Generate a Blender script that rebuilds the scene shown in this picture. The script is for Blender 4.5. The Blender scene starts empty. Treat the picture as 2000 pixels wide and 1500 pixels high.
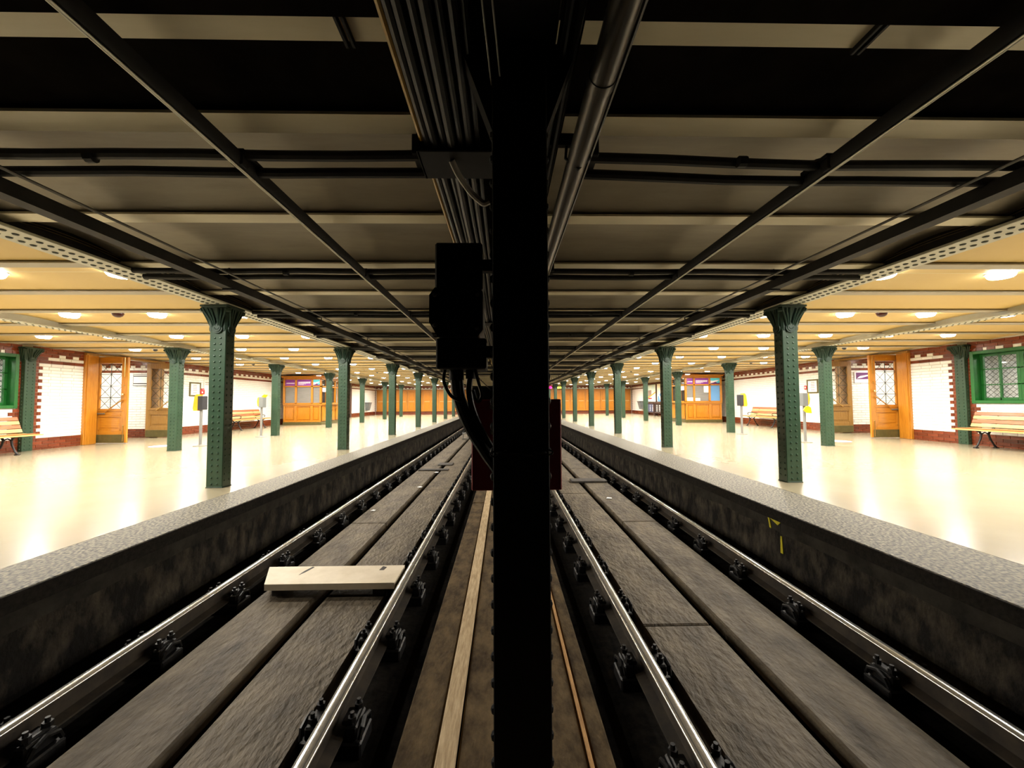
import bpy, bmesh, math, random
from mathutils import Vector, Matrix
random.seed(7)
SC = bpy.context.scene
COL = SC.collection
PI = math.pi

# ------------------------------------------------------------------ camera
def setup_camera():
    p, y, r = (math.radians(a) for a in (2.49, 1.192, -0.291))
    F = Vector((math.sin(y)*math.cos(p), math.cos(y)*math.cos(p), math.sin(p)))
    R = Vector((math.cos(y), -math.sin(y), 0)); U = R.cross(F)
    R2 = math.cos(r)*R + math.sin(r)*U; U2 = -math.sin(r)*R + math.cos(r)*U
    cd = bpy.data.cameras.new('camera'); cam = bpy.data.objects.new('camera', cd); COL.objects.link(cam)
    cd.sensor_fit = 'HORIZONTAL'; cd.sensor_width = 36.0; cd.lens = 780/2000*36.0
    cd.clip_start = 0.05; cd.clip_end = 200
    cam.matrix_world = Matrix(((R2.x, U2.x, -F.x, 0), (R2.y, U2.y, -F.y, 0), (R2.z, U2.z, -F.z, 1.05), (0, 0, 0, 1)))
    SC.camera = cam
setup_camera()
# ------------------------------------------------------------------ light / exposure
W = bpy.data.worlds.new('world'); SC.world = W; W.use_nodes = True
W.node_tree.nodes['Background'].inputs[0].default_value = (0.01, 0.01, 0.012, 1)
W.node_tree.nodes['Background'].inputs[1].default_value = 0.2
SC.view_settings.view_transform = 'Standard'; SC.view_settings.look = 'None'
SC.view_settings.gamma = 1.0; SC.view_settings.use_curve_mapping = False
SC.view_settings.exposure = 0.2
SC.cycles.sample_clamp_indirect = 6.0
SC.cycles.max_bounces = 6; SC.cycles.diffuse_bounces = 4; SC.cycles.glossy_bounces = 3; SC.cycles.transparent_max_bounces = 8; SC.cycles.transmission_bounces = 2
SC.cycles.use_adaptive_sampling = True; SC.cycles.adaptive_threshold = 0.05
SC.cycles.caustics_reflective = False; SC.cycles.caustics_refractive = False
LAMP_POWER = 45.0
LAMP_COLOR = (1.0, 0.95, 0.86)

# ------------------------------------------------------------------ materials
def M(name, c1, c2=None, rough=.5, metal=0., scale=12., detail=4., bump=0., bscale=None, stretch=(1,1,1),
      rnd=0., emit=0., spec=.5, coat=0., lo=.35, hi=.65, rvar=0., bdist=.01):
    m = bpy.data.materials.new(name); m.use_nodes = True
    nt = m.node_tree; N = nt.nodes; L = nt.links; b = N['Principled BSDF']
    b.inputs['Base Color'].default_value = (*c1, 1); b.inputs['Roughness'].default_value = rough
    b.inputs['Metallic'].default_value = metal; b.inputs['Specular IOR Level'].default_value = spec
    b.inputs['Coat Weight'].default_value = coat; b.inputs['Coat Roughness'].default_value = .08
    if emit:
        b.inputs['Emission Color'].default_value = (*c1, 1); b.inputs['Emission Strength'].default_value = emit
    if c2 is None and not bump and not rnd: return m
    tc = N.new('ShaderNodeTexCoord'); mp = N.new('ShaderNodeMapping'); mp.inputs['Scale'].default_value = stretch
    L.new(tc.outputs['Object'], mp.inputs['Vector'])
    col = None
    if c2 is not None:
        n = N.new('ShaderNodeTexNoise'); n.inputs['Scale'].default_value = scale; n.inputs['Detail'].default_value = detail
        n.inputs['Roughness'].default_value = .65
        L.new(mp.outputs[0], n.inputs['Vector'])
        cr = N.new('ShaderNodeValToRGB'); cr.color_ramp.elements[0].position = lo; cr.color_ramp.elements[1].position = hi
        cr.color_ramp.elements[0].color = (*c1, 1); cr.color_ramp.elements[1].color = (*c2, 1)
        L.new(n.outputs['Fac'], cr.inputs[0]); col = cr.outputs[0]
        if rvar:
            mr = N.new('ShaderNodeMapRange'); mr.inputs['To Min'].default_value = rough-rvar; mr.inputs['To Max'].default_value = rough+rvar
            L.new(n.outputs['Fac'], mr.inputs['Value']); L.new(mr.outputs[0], b.inputs['Roughness'])
    if rnd:
        oi = N.new('ShaderNodeObjectInfo'); hs = N.new('ShaderNodeHueSaturation')
        mr = N.new('ShaderNodeMapRange'); mr.inputs['To Min'].default_value = 1-rnd; mr.inputs['To Max'].default_value = 1+rnd
        L.new(oi.outputs['Random'], mr.inputs['Value']); L.new(mr.outputs[0], hs.inputs['Value'])
        if col is None: hs.inputs['Color'].default_value = (*c1, 1)
        else: L.new(col, hs.inputs['Color'])
        col = hs.outputs[0]
    if col is not None: L.new(col, b.inputs['Base Color'])
    if bump:
        n2 = N.new('ShaderNodeTexNoise'); n2.inputs['Scale'].default_value = bscale or scale*2; n2.inputs['Detail'].default_value = 5
        L.new(mp.outputs[0], n2.inputs['Vector'])
        bp = N.new('ShaderNodeBump'); bp.inputs['Strength'].default_value = bump; bp.inputs['Distance'].default_value = bdist
        L.new(n2.outputs['Fac'], bp.inputs['Height']); L.new(bp.outputs[0], b.inputs['Normal'])
    return m

def glass_mat(name, tint=(1,1,1), refl=.12):
    m = bpy.data.materials.new(name); m.use_nodes = True; nt = m.node_tree; N = nt.nodes; L = nt.links
    N.remove(N['Principled BSDF']); out = N['Material Output']
    t = N.new('ShaderNodeBsdfTransparent'); t.inputs[0].default_value = (*tint, 1)
    g = N.new('ShaderNodeBsdfGlossy'); g.inputs['Roughness'].default_value = .03
    lw = N.new('ShaderNodeLayerWeight'); lw.inputs[0].default_value = .35
    fr = N.new('ShaderNodeMapRange'); fr.inputs['To Min'].default_value = .04; fr.inputs['To Max'].default_value = .4; pw = N.new('ShaderNodeMath'); pw.operation = 'POWER'; pw.inputs[1].default_value = 3; L.new(lw.outputs['Facing'], pw.inputs[0]); L.new(pw.outputs[0], fr.inputs['Value'])
    mx = N.new('ShaderNodeMixShader'); L.new(fr.outputs[0], mx.inputs[0]); L.new(t.outputs[0], mx.inputs[1]); L.new(g.outputs[0], mx.inputs[2])
    L.new(mx.outputs[0], out.inputs[0]); return m

def granite_mat():
    m = bpy.data.materials.new('granite'); m.use_nodes = True; nt = m.node_tree; N = nt.nodes; L = nt.links; b = N['Principled BSDF']
    tc = N.new('ShaderNodeTexCoord'); mp = N.new('ShaderNodeMapping'); L.new(tc.outputs['Object'], mp.inputs['Vector'])
    mp.inputs['Scale'].default_value = (1, .6, 1)
    n = N.new('ShaderNodeTexNoise'); n.inputs['Scale'].default_value = 62; n.inputs['Detail'].default_value = 3; L.new(mp.outputs[0], n.inputs['Vector'])
    cr = N.new('ShaderNodeValToRGB'); e = cr.color_ramp.elements
    e[0].position = .40; e[0].color = (.014, .013, .010, 1); e[1].position = .62; e[1].color = (.21, .185, .125, 1)
    L.new(n.outputs['Fac'], cr.inputs[0]); L.new(cr.outputs[0], b.inputs['Base Color'])
    b.inputs['Roughness'].default_value = .6; b.inputs['Specular IOR Level'].default_value = .22
    bp = N.new('ShaderNodeBump'); bp.inputs['Strength'].default_value = .25; bp.inputs['Distance'].default_value = .004
    L.new(n.outputs['Fac'], bp.inputs['Height']); L.new(bp.outputs[0], b.inputs['Normal'])
    return m

MT = dict(
    terrazzo=M('terrazzo', (.255,.218,.142), (.28,.24,.16), rough=.22, scale=.6, detail=4, rvar=.02, spec=.5),
    granite=granite_mat(),
    granite_shaded=M('granite_shaded', (.010,.009,.008), (.026,.022,.018), spec=.15, rough=.8, scale=30, bump=.3),
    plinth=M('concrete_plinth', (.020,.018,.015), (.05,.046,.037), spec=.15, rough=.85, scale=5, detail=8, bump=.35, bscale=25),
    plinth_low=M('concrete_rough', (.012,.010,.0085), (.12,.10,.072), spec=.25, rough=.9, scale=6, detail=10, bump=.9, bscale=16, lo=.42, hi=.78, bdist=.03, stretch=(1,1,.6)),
    dirt=M('track_dirt', (.004,.0035,.003), (.013,.0105,.008), spec=.05, rough=.95, scale=14, bump=.6),
    slab=M('track_slab', (.044,.033,.021), (.19,.152,.102), rough=.68, scale=4.5, detail=11, bump=.9, bscale=20, stretch=(1.3,.6,1), bdist=.02, lo=.30, hi=.74, spec=.32),
    slab2=M('centre_plank', (.035,.022,.011), (.13,.09,.045), rough=.85, spec=.15, scale=9, detail=10, bump=.8, bscale=40, stretch=(1,.5,1)),
    batten=M('pale_batten', (.32,.22,.11), (.55,.42,.25), rough=.7, scale=9, detail=6, bump=.4, stretch=(6,.7,6)),
    batten2=M('orange_batten', (.32,.16,.05), (.5,.28,.1), rough=.7, scale=9, detail=6, bump=.4, stretch=(6,.7,6)),
    whiteplank=M('white_plank', (.62,.53,.38), (.74,.65,.50), rough=.6, scale=4, detail=6, bump=.1),
    railtop=M('rail_polished', (.86,.84,.79), rough=.16, metal=.85),
    railside=M('rail_rust', (.018,.014,.010), (.055,.042,.028), rough=.7, metal=.1, scale=8, detail=8, bump=.2),
    iron=M('black_iron', (.008,.008,.009), (.022,.02,.019), rough=.45, metal=.4, scale=20, bump=.2),
    cover=M('dark_cover_plate', (.03,.026,.022), (.06,.05,.04), rough=.7, scale=12, bump=.2),
    yellowpaint=M('yellow_paint', (.75,.68,.02), (.6,.5,.02), rough=.6, scale=30),
    paper=M('paper', (.8,.8,.78), rough=.7),
    ceil_y=M('cream_ceiling', (.61,.44,.17), (.65,.475,.195), rough=.55, scale=.8),
    ceil_t=M('grimy_ceiling', (.24,.21,.165), (.36,.32,.25), rough=.6, scale=1.4, detail=7, stretch=(.5,2,1)),
    beam=M('beam_paint', (.80,.74,.56), (.88,.82,.64), rough=.5, scale=3, detail=6, bump=.08, stretch=(.4,3,1)),
    beam_p=M('beam_paint_grey', (.36,.33,.27), (.42,.39,.33), rough=.5, scale=3, detail=6),
    girder=M('girder_paint', (.52,.53,.46), (.60,.61,.54), rough=.45, scale=3),
    girdrivet=M('girder_rivet', (.05,.06,.05), rough=.5),
    black=M('black_paint', (.004,.004,.0045), (.008,.0075,.0075), rough=.6, scale=10, bump=.1, spec=.25),
    pitch=M('black_plate_and_shade', (.008,.007,.0065), (.014,.012,.011), rough=.9, spec=0., scale=5),  # black plate; also holds the first vault panel's shade as colour
    soot_shade=M('sooty_shaded_steel', (.007,.0065,.006), (.018,.016,.014), spec=.3, rough=.65, scale=8, bump=.15),  # dark sooty steel; also stands in for shade on the edge girder webs
    green=M('column_green', (.020,.048,.025), (.024,.057,.031), rough=.32, scale=4),
    dgreen=M('capital_green', (.014,.034,.022), (.02,.045,.029), spec=.35, rough=.5, scale=10),
    wgreen=M('window_green', (.006,.095,.012), (.009,.12,.018), rough=.35, scale=6, coat=.2),
    white=M('white_glazed_brick', (.86,.87,.84), rough=.18, rnd=.05),
    whitemix=M('white_glazed_field', (.84,.85,.82), (.88,.88,.85), rough=.18, scale=6),
    red=M('brown_glazed_brick', (.14,.028,.010), (.20,.045,.016), rough=.25, scale=9, rnd=.25),
    redmix=M('brown_glazed_field', (.12,.024,.009), (.21,.048,.017), rough=.25, scale=7),
    mortar=M('mortar', (.58,.55,.49), (.64,.61,.55), rough=.9, scale=30),
    wood=M('honey_oak', (.39,.14,.008), (.52,.215,.02), rough=.32, scale=5, detail=6, stretch=(9,9,.8), coat=.3, bump=.05),
    woodh=M('honey_oak_cross', (.39,.14,.008), (.52,.215,.02), rough=.32, scale=5, detail=6, stretch=(.8,.8,9), coat=.3, bump=.05),
    woodp=M('honey_oak_panel', (.40,.135,.005), (.52,.205,.012), rough=.3, scale=5, detail=6, stretch=(9,9,.8), coat=.3, bump=.05),
    woodd=M('dark_shaded_oak', (.24,.12,.02), (.34,.18,.04), rough=.4, scale=5, detail=6, stretch=(9,9,.8), coat=.2),  # dark oak; the farther exit leaves' shade is put into this colour
    olive=M('bronze_kick_plate', (.10,.085,.028), (.14,.115,.04), rough=.4, metal=.3, scale=8),
    brass=M('brass', (.75,.52,.20), rough=.25, metal=1),
    slat1=M('pale_bench_slat', (.50,.28,.085), (.62,.38,.14), rough=.35, scale=6, stretch=(6,.6,6), coat=.3, rnd=.08),
    slat2=M('orange_bench_slat', (.26,.07,.010), (.35,.11,.02), rough=.35, scale=6, stretch=(6,.6,6), coat=.3, rnd=.08),
    glass=glass_mat('glass'),
    lead=M('lattice_iron', (.04,.045,.035), rough=.5, metal=.3),
    purple=M('purple_sign', (.20,.03,.30), (.27,.06,.36), rough=.35, scale=2),
    signwhite=M('sign_white', (.85,.82,.9), rough=.5),
    cyan=M('cyan_print', (.08,.65,.85), rough=.4), blue=M('blue_print', (.10,.33,.70), rough=.4),
    dpurple=M('dark_purple_print', (.12,.02,.13), rough=.4),
    palecyan=M('pale_poster', (.62,.86,.86), (.80,.90,.82), rough=.4, scale=2), cream=M('cream_poster', (.92,.82,.62), (.95,.92,.85), rough=.4, scale=2),
    taupe=M('taupe_print', (.33,.24,.20), rough=.5), orange=M('orange_plastic', (.90,.36,.01), (.95,.45,.02), rough=.35, scale=4),
    yellowp=M('yellow_plastic', (.92,.72,.0), rough=.35), greyp=M('grey_plastic', (.15,.16,.16), rough=.4), darkp=M('dark_plastic', (.03,.03,.035), rough=.35),
    steel=M('brushed_steel', (.26,.26,.25), rough=.4, metal=.4), steelbase=M('steel_base', (.22,.21,.18), rough=.4, metal=.6),
    kscreen=M('kiosk_shutter', (.17,.17,.16), (.22,.21,.20), rough=.35, scale=3, stretch=(1,1,8)),
    kdark=M('kiosk_interior', (.03,.025,.02), rough=.8),
    maroon=M('maroon_enamel', (.36,.03,.055), (.42,.045,.07), rough=.45, scale=5),
    redplastic=M('red_plastic', (.6,.03,.03), rough=.35), darkred=M('dark_red_cover', (.055,.004,.002), rough=.35),
    cable=M('black_cable', (.004,.004,.004), (.009,.0085,.008), spec=.2, rough=.38, scale=12), goldcable=M('yellow_cable', (.45,.28,.03), rough=.4),
    greycable=M('grey_conduit', (.25,.24,.22), rough=.4), pipe=M('dark_pipe', (.045,.043,.04), (.08,.075,.065), rough=.32, metal=.7, scale=4, stretch=(20,1,20)),
    contact=M('contact_wire', (.85,.85,.74), rough=.35, metal=.3), conduit=M('white_conduit', (.75,.66,.42), rough=.4),
    lamp_ring=M('lamp_ring', (.8,.8,.78), rough=.3), lens=M('lamp_lens', (1,.96,.86), rough=.4, emit=30.),
    brownpost=M('brown_post', (.045,.022,.018), (.07,.035,.028), rough=.4, scale=5), greybin=M('grey_bin', (.11,.12,.12), (.15,.16,.16), rough=.4, scale=6),
    navy=M('navy_panel', (.03,.05,.12), rough=.4), exit=M('exit_sign_green', (.55,.9,.06), rough=.4, emit=1.0), pink=M('pink_lamp', (1.0,.02,.22), rough=.4, emit=2.0),
    floorblue=M('floor_glare_blue', (.25,.42,.65), rough=.4), wallplain=M('dark_wall', (.02,.019,.018), (.035,.033,.03), rough=.9, scale=3, bump=.3),
    backroom=M('back_room_wall', (.7,.7,.66), rough=.6),
)

MT['lens'].cycles.emission_sampling = 'NONE'
# ------------------------------------------------------------------ mesh helpers
class MB:
    def __init__(s): s.v = []; s.f = []
    def add(s, vs, fs):
        o = len(s.v); s.v += [tuple(v) for v in vs]; s.f += [tuple(i+o for i in f) for f in fs]; return s
    def box(s, x0, x1, y0, y1, z0, z1):
        x0, x1 = min(x0,x1), max(x0,x1); y0, y1 = min(y0,y1), max(y0,y1)
        return s.add([(x0,y0,z0),(x1,y0,z0),(x1,y1,z0),(x0,y1,z0),(x0,y0,z1),(x1,y0,z1),(x1,y1,z1),(x0,y1,z1)],
                     [(0,3,2,1),(4,5,6,7),(0,1,5,4),(1,2,6,5),(2,3,7,6),(3,0,4,7)])
    def cbox(s, x0, x1, y0, y1, z0, z1, b=.005):
        bm = bmesh.new(); x0, x1 = min(x0,x1), max(x0,x1); y0, y1 = min(y0,y1), max(y0,y1)
        bmesh.ops.create_cube(bm, size=1)
        for v in bm.verts: v.co = Vector(((x0+x1)/2+v.co.x*(x1-x0), (y0+y1)/2+v.co.y*(y1-y0), (z0+z1)/2+v.co.z*(z1-z0)))
        bmesh.ops.bevel(bm, geom=bm.edges[:], offset=b, segments=1, affect='EDGES')
        bm.verts.index_update()
        s.add([v.co[:] for v in bm.verts], [[v.index for v in f.verts] for f in bm.faces]); bm.free(); return s
    def prism(s, poly, axis, a, b):
        n = len(poly)
        def P(p, t): return {'x': (t,p[0],p[1]), 'y': (p[0],t,p[1]), 'z': (p[0],p[1],t)}[axis]
        return s.add([P(p,a) for p in poly]+[P(p,b) for p in poly],
                     [tuple(range(n))[::-1], tuple(range(n,2*n))]+[(i,(i+1)%n,n+(i+1)%n,n+i) for i in range(n)])
    def cyl(s, p0, p1, r, n=10, r2=None, caps=True):
        p0, p1 = Vector(p0), Vector(p1); d = (p1-p0).normalized(); r2 = r if r2 is None else r2
        a = d.orthogonal().normalized(); c = d.cross(a)
        vs = [p0+r*(math.cos(2*PI*i/n)*a+math.sin(2*PI*i/n)*c) for i in range(n)]+[p1+r2*(math.cos(2*PI*i/n)*a+math.sin(2*PI*i/n)*c) for i in range(n)]
        fs = [(i,(i+1)%n,n+(i+1)%n,n+i) for i in range(n)]
        if caps: fs += [tuple(range(n))[::-1], tuple(range(n,2*n))]
        return s.add(vs, fs)
    def tube(s, pts, r, n=8, flat=None):
        pts = [Vector(p) for p in pts]; vs = []; m = len(pts)
        rs = r if isinstance(r, (list,tuple)) else [r]*m
        a = None
        for i, p in enumerate(pts):
            t = ((pts[i+1] if i < m-1 else p)-(pts[i-1] if i else p)).normalized()
            a = t.orthogonal().normalized() if a is None else (a-t*a.dot(t)).normalized()
            c = t.cross(a)
            vs += [p+rs[i]*(math.cos(2*PI*k/n)*a+math.sin(2*PI*k/n)*c) for k in range(n)]
        fs = [(i*n+k, i*n+(k+1)%n, (i+1)*n+(k+1)%n, (i+1)*n+k) for i in range(m-1) for k in range(n)]
        fs += [tuple(range(n))[::-1], tuple(range((m-1)*n, m*n))]
        return s.add(vs, fs)
    def lathe(s, prof, c=(0,0,0), n=16):
        vs = [(c[0]+r*math.cos(2*PI*k/n), c[1]+r*math.sin(2*PI*k/n), c[2]+z) for r, z in prof for k in range(n)]
        fs = [(i*n+k, i*n+(k+1)%n, (i+1)*n+(k+1)%n, (i+1)*n+k) for i in range(len(prof)-1) for k in range(n)]
        fs += [tuple(range(n))[::-1], tuple(range((len(prof)-1)*n, len(prof)*n))]
        return s.add(vs, fs)
    def dome(s, c, nrm, r, h=None, n=7):
        c = Vector(c); d = Vector(nrm).normalized(); a = d.orthogonal().normalized(); e = d.cross(a); h = h or r*.7
        vs = [c+r*(math.cos(2*PI*k/n)*a+math.sin(2*PI*k/n)*e) for k in range(n)]
        vs += [c+r*.72*(math.cos(2*PI*k/n)*a+math.sin(2*PI*k/n)*e)+d*h*.68 for k in range(n)]+[c+d*h]
        fs = [(k,(k+1)%n,n+(k+1)%n,n+k) for k in range(n)]+[(n+k,n+(k+1)%n,2*n) for k in range(n)]
        return s.add(vs, fs)
    def mesh(s, name, mat, smooth=35):
        me = bpy.data.meshes.new(name); me.from_pydata(s.v, [], s.f); me.update()
        if mat is not None: me.materials.append(MT[mat] if isinstance(mat, str) else mat)
        if smooth:
            me.shade_smooth(); me.set_sharp_from_angle(angle=math.radians(smooth))
        return me

WM = {}; KIDS = {}
def obj(name, mb, mat=None, parent=None, loc=(0,0,0), smooth=35, label=None, kind=None, rz=0):
    me = mb if isinstance(mb, bpy.types.Mesh) else mb.mesh(name, mat, smooth)
    o = bpy.data.objects.new(name, me); COL.objects.link(o); o.location = loc; o.rotation_euler = (0,0,rz)
    WM[o.name] = Matrix.Translation(loc) @ Matrix.Rotation(rz, 4, 'Z')
    if parent is not None:
        o.parent = parent; o.matrix_parent_inverse = WM[parent.name].inverted(); KIDS.setdefault(parent.name, []).append(o)
    if label: o['label'] = label
    if kind: o['kind'] = kind
    return o
def thing(name, label, cat, loc=(0,0,0), group=None, kind=None):
    o = bpy.data.objects.new(name, None); COL.objects.link(o); o.location = loc; o.empty_display_size = .1
    WM[o.name] = Matrix.Translation(loc)
    if cat: o['category'] = cat
    if label: o['label'] = label
    if group: o['group'] = group
    if kind: o['kind'] = kind
    return o
def tag(o, label, cat, group=None):
    o['label'] = label; o['category'] = cat
    if group: o['group'] = group
    return o
def struct(o, label=None):
    o['kind'] = 'structure'
    if label: o['label'] = label
    return o
def dup(root, loc, label, rz=0):
    r = root.copy(); COL.objects.link(r); r.location = loc; r.rotation_euler = (0,0,rz); r['label'] = label
    WM[r.name] = Matrix.Translation(loc) @ Matrix.Rotation(rz, 4, 'Z')
    for ch in KIDS.get(root.name, []):
        c = ch.copy(); COL.objects.link(c); c.parent = r; c.matrix_parent_inverse = ch.matrix_parent_inverse; KIDS.setdefault(r.name, []).append(c)
        for g in KIDS.get(ch.name, []):
            d = g.copy(); COL.objects.link(d); d.parent = c; d.matrix_parent_inverse = g.matrix_parent_inverse; KIDS.setdefault(c.name, []).append(d)
    return r
ORD = ['first','second','third','fourth','fifth','sixth','seventh','eighth','ninth','tenth','eleventh','twelfth','thirteenth','fourteenth','fifteenth','sixteenth','seventeenth']
SIDE = {-1: 'left', 1: 'right'}

# ------------------------------------------------------------------ key dimensions (metres; z=0 platform floor, y along the track)
XC = .06                       # station centre line
DA, DB, DW = 3.64, 7.345, 10.72   # column rows and side wall, distance from the centre line
Y0, SP = 5.05, 3.9             # first column front, bay length
ZB = 2.344                     # underside of transverse beams
EDGE = {-1: -2.73, 1: 2.60}    # platform edges
ZR = -.417                     # rail head
ZS = -.55                      # slabs between the rails
YEND = 33.5
RAILS = {('left','outer'): -2.284, ('left','inner'): -.834, ('right','inner'): .826, ('right','outer'): 2.277}
def X(s, d): return XC+s*d

# ================================================================== SETTING
# ---- platforms
for s in (-1, 1):
    e = EDGE[s]; gi = X(s, 3.22) if s > 0 else X(s, 3.27)
    fl = struct(obj('floor_platform_'+SIDE[s], MB().box(gi, X(s, DW+.1), .9, YEND+.1, -.25, 0), 'terrazzo'), 'polished cream terrazzo platform floor, %s side' % SIDE[s])
    struct(obj('floor_passage_'+SIDE[s], MB().box(X(s, DW+.1), X(s, 13.2), 10.0, 12.9, -.25, 0), 'terrazzo'))
    obj('edge_slab', MB().cbox(e+s*.008, gi, .9, YEND, -.07, 0, .004), 'granite', fl)
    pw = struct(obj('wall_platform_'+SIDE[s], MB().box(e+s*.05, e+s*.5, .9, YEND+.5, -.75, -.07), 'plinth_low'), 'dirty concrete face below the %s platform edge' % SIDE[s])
    obj('nosing', MB().cbox(e, e+s*.06, .9, YEND, -.105, -.004, .003), 'granite_shaded', pw)  # unlit front face of the granite, its shade put into a darker colour
    y = .9; k = 0
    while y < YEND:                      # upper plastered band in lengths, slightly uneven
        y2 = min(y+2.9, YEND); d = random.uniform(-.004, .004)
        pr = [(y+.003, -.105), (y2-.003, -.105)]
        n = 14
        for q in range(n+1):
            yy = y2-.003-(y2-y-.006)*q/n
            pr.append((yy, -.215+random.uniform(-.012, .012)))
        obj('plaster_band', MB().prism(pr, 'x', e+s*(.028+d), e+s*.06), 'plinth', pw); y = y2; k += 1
    # end walls behind the camera and far wall backing
    struct(obj('wall_back_'+SIDE[s], MB().box(X(s, 2.75), X(s, 13.3), .7, .9, -.7, 2.8), 'wallplain'))
# yellow marks on right platform face
ym = MB().prism([(3.98,-.085),(3.955,-.085),(3.925,-.205),(3.95,-.205)], 'x', 2.619, 2.632).prism([(3.965,-.085),(3.79,-.115),(3.83,-.15),(3.93,-.115)], 'x', 2.6185, 2.6315)
tag(obj('painted_flag_mark', ym, 'yellowpaint'), 'yellow painted flag mark on the right platform face', 'paint mark')
tag(obj('painted_stroke', MB().prism([(3.83,-.25),(3.81,-.25),(3.80,-.41),(3.835,-.41)], 'x', 2.642, 2.652), 'yellowpaint'), 'short yellow painted stroke low on the right platform face', 'paint mark')

# ---- track bed
ft = struct(obj('floor_track', MB().box(-3.0, 3.0, -2, 44, -.9, -.64), 'dirt'), 'dark dirty track bed between the platforms')
def slabs(x0, x1, joints, mat='slab', z=ZS, name='track_slab'):
    js = [-1.]+joints+[36.]
    for a, b in zip(js[:-1], js[1:]):
        dz = random.uniform(-.004, .004)
        obj(name, MB().cbox(x0, x1, a+.012, b-.012, -.66, z+dz, .01), mat, ft)
slabs(-2.03, -1.565, [1.35, 5.4, 9.5, 13.6, 17.8, 22, 26.5, 31])
slabs(-1.465, -.985, [3.4, 7.4, 11.6, 15.8, 20, 24.5, 29])
slabs(.985, 1.47, [2.9, 7.0, 11.2, 15.4, 19.6, 24, 28.5])
slabs(1.57, 2.03, [1.15, 5.35, 9.5, 13.6, 17.8, 22, 26.5, 31])
slabs(-.50, -.315, [6.4, 11.5, 19, 28], 'slab2', name='walkway_plank')
slabs(-.215, .37, [7.2, 13, 21, 26], 'slab2', ZS-.005, 'walkway_plank')
slabs(.395, .49, [5.6, 12, 20], 'slab2', ZS-.004, 'walkway_plank')
tag(obj('timber_batten', MB().cbox(-.312, -.222, -.5, 33, -.58, ZS+.012, .006), 'batten'), 'long pale timber batten on the walkway left of the black post', 'batten')
tag(obj('timber_strip', MB().cbox(.374, .390, -.5, 33, -.58, ZS+.008, .003), 'batten2'), 'thin orange-brown timber strip on the walkway right of the black post', 'batten')

# ---- ceiling
ceil = struct(obj('ceiling', MB().box(-13.4, 13.4, -2, 44, 2.62, 2.8), 'soot_shade'), 'beamed vaulted station ceiling')
BEAMS = [1.325]+[1.822+.975*k for k in range(33)]
def beam_mesh(x0, x1, mat):
    m = MB().prism([(-.065,0),(.065,0),(.065,.014),(.008,.022),(.008,.25),(-.008,.25),(-.008,.022),(-.065,.014)], 'x', x0, x1)
    return m.mesh('ceiling_beam', mat)
GA = {s: X(s, DA-.05) for s in (-1,1)}
bm_t = beam_mesh(GA[-1], GA[1], 'beam'); bm_p = {s: beam_mesh(min(GA[s], X(s,DW)), max(GA[s], X(s,DW)), 'beam_p') for s in (-1,1)}
for y in BEAMS:
    obj('ceiling_beam', bm_t, parent=ceil, loc=(0, y, ZB))
    for s in (-1, 1): obj('ceiling_beam', bm_p[s], parent=ceil, loc=(0, y, ZB))
def vault_mesh(x0, x1, ln, mat, rise=.075):
    n = 8; v = []; f = []
    for i in range(n+1):
        t = i/n; yy = -ln/2+ln*t; z = rise*(1-(2*t-1)**2)
        v += [(x0, yy, z), (x1, yy, z), (x0, yy, z+.02), (x1, yy, z+.02)]
    for i in range(n):
        a = 4*i; b = a+4
        f += [(a, b, b+1, a+1), (a+2, a+3, b+3, b+2)]
    return MB().add(v, f).mesh('vault_panel', mat)
vt = vault_mesh(GA[-1], GA[1], .975-.02, 'ceil_t'); vp = {s: vault_mesh(min(GA[s], X(s,DW+.05)), max(GA[s], X(s,DW+.05)), .975-.02, 'ceil_y', .03) for s in (-1,1)}
vt0 = vault_mesh(GA[-1], GA[1], .497-.02, 'pitch', .02); vp0 = {s: vault_mesh(min(GA[s], X(s,DW+.05)), max(GA[s], X(s,DW+.05)), .48, 'ceil_y', .03) for s in (-1,1)}  # unlit first track panel: shade put into its near-black colour
for a, b in zip(BEAMS[:-1], BEAMS[1:]):
    short = b-a < .8
    obj('vault_panel', vt0 if short else vt, parent=ceil, loc=(0, (a+b)/2, ZB+(.03 if short else .022)))
    for s in (-1, 1): obj('vault_panel', (vp0 if short else vp)[s], parent=ceil, loc=(0, (a+b)/2, ZB+.022))
struct(obj('trim_1', MB().box(-13.2, 13.2, .85, 1.255, 2.30, 2.62), 'pitch'), 'black steel lintel over the track mouth')
struct(obj('trim_2', MB().box(-2.75, 2.75, 33.4, 33.6, 2.25, 2.62), 'black'), 'dark lintel over the far tunnel mouth')
# tunnel ends
struct(obj('wall_tunnel_left', MB().box(-3.0, -2.75, 33.5, 44, -.7, 2.7), 'wallplain')); struct(obj('wall_tunnel_right', MB().box(2.75, 3.0, 33.5, 44, -.7, 2.7), 'wallplain'))
struct(obj('wall_tunnel_far', MB().box(-3.0, 3.0, 43.8, 44, -.9, 2.7), 'wallplain'))
struct(obj('wall_tunnel_back', MB().box(-3.0, 3.0, -2.2, -2, -.9, 2.7), 'wallplain'))
struct(obj('wall_mouth_left', MB().box(-3.0, -2.75, -2, .9, -.7, 2.7), 'wallplain')); struct(obj('wall_mouth_right', MB().box(2.8, 3.0, -2, .9, -.7, 2.7), 'wallplain'))

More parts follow.
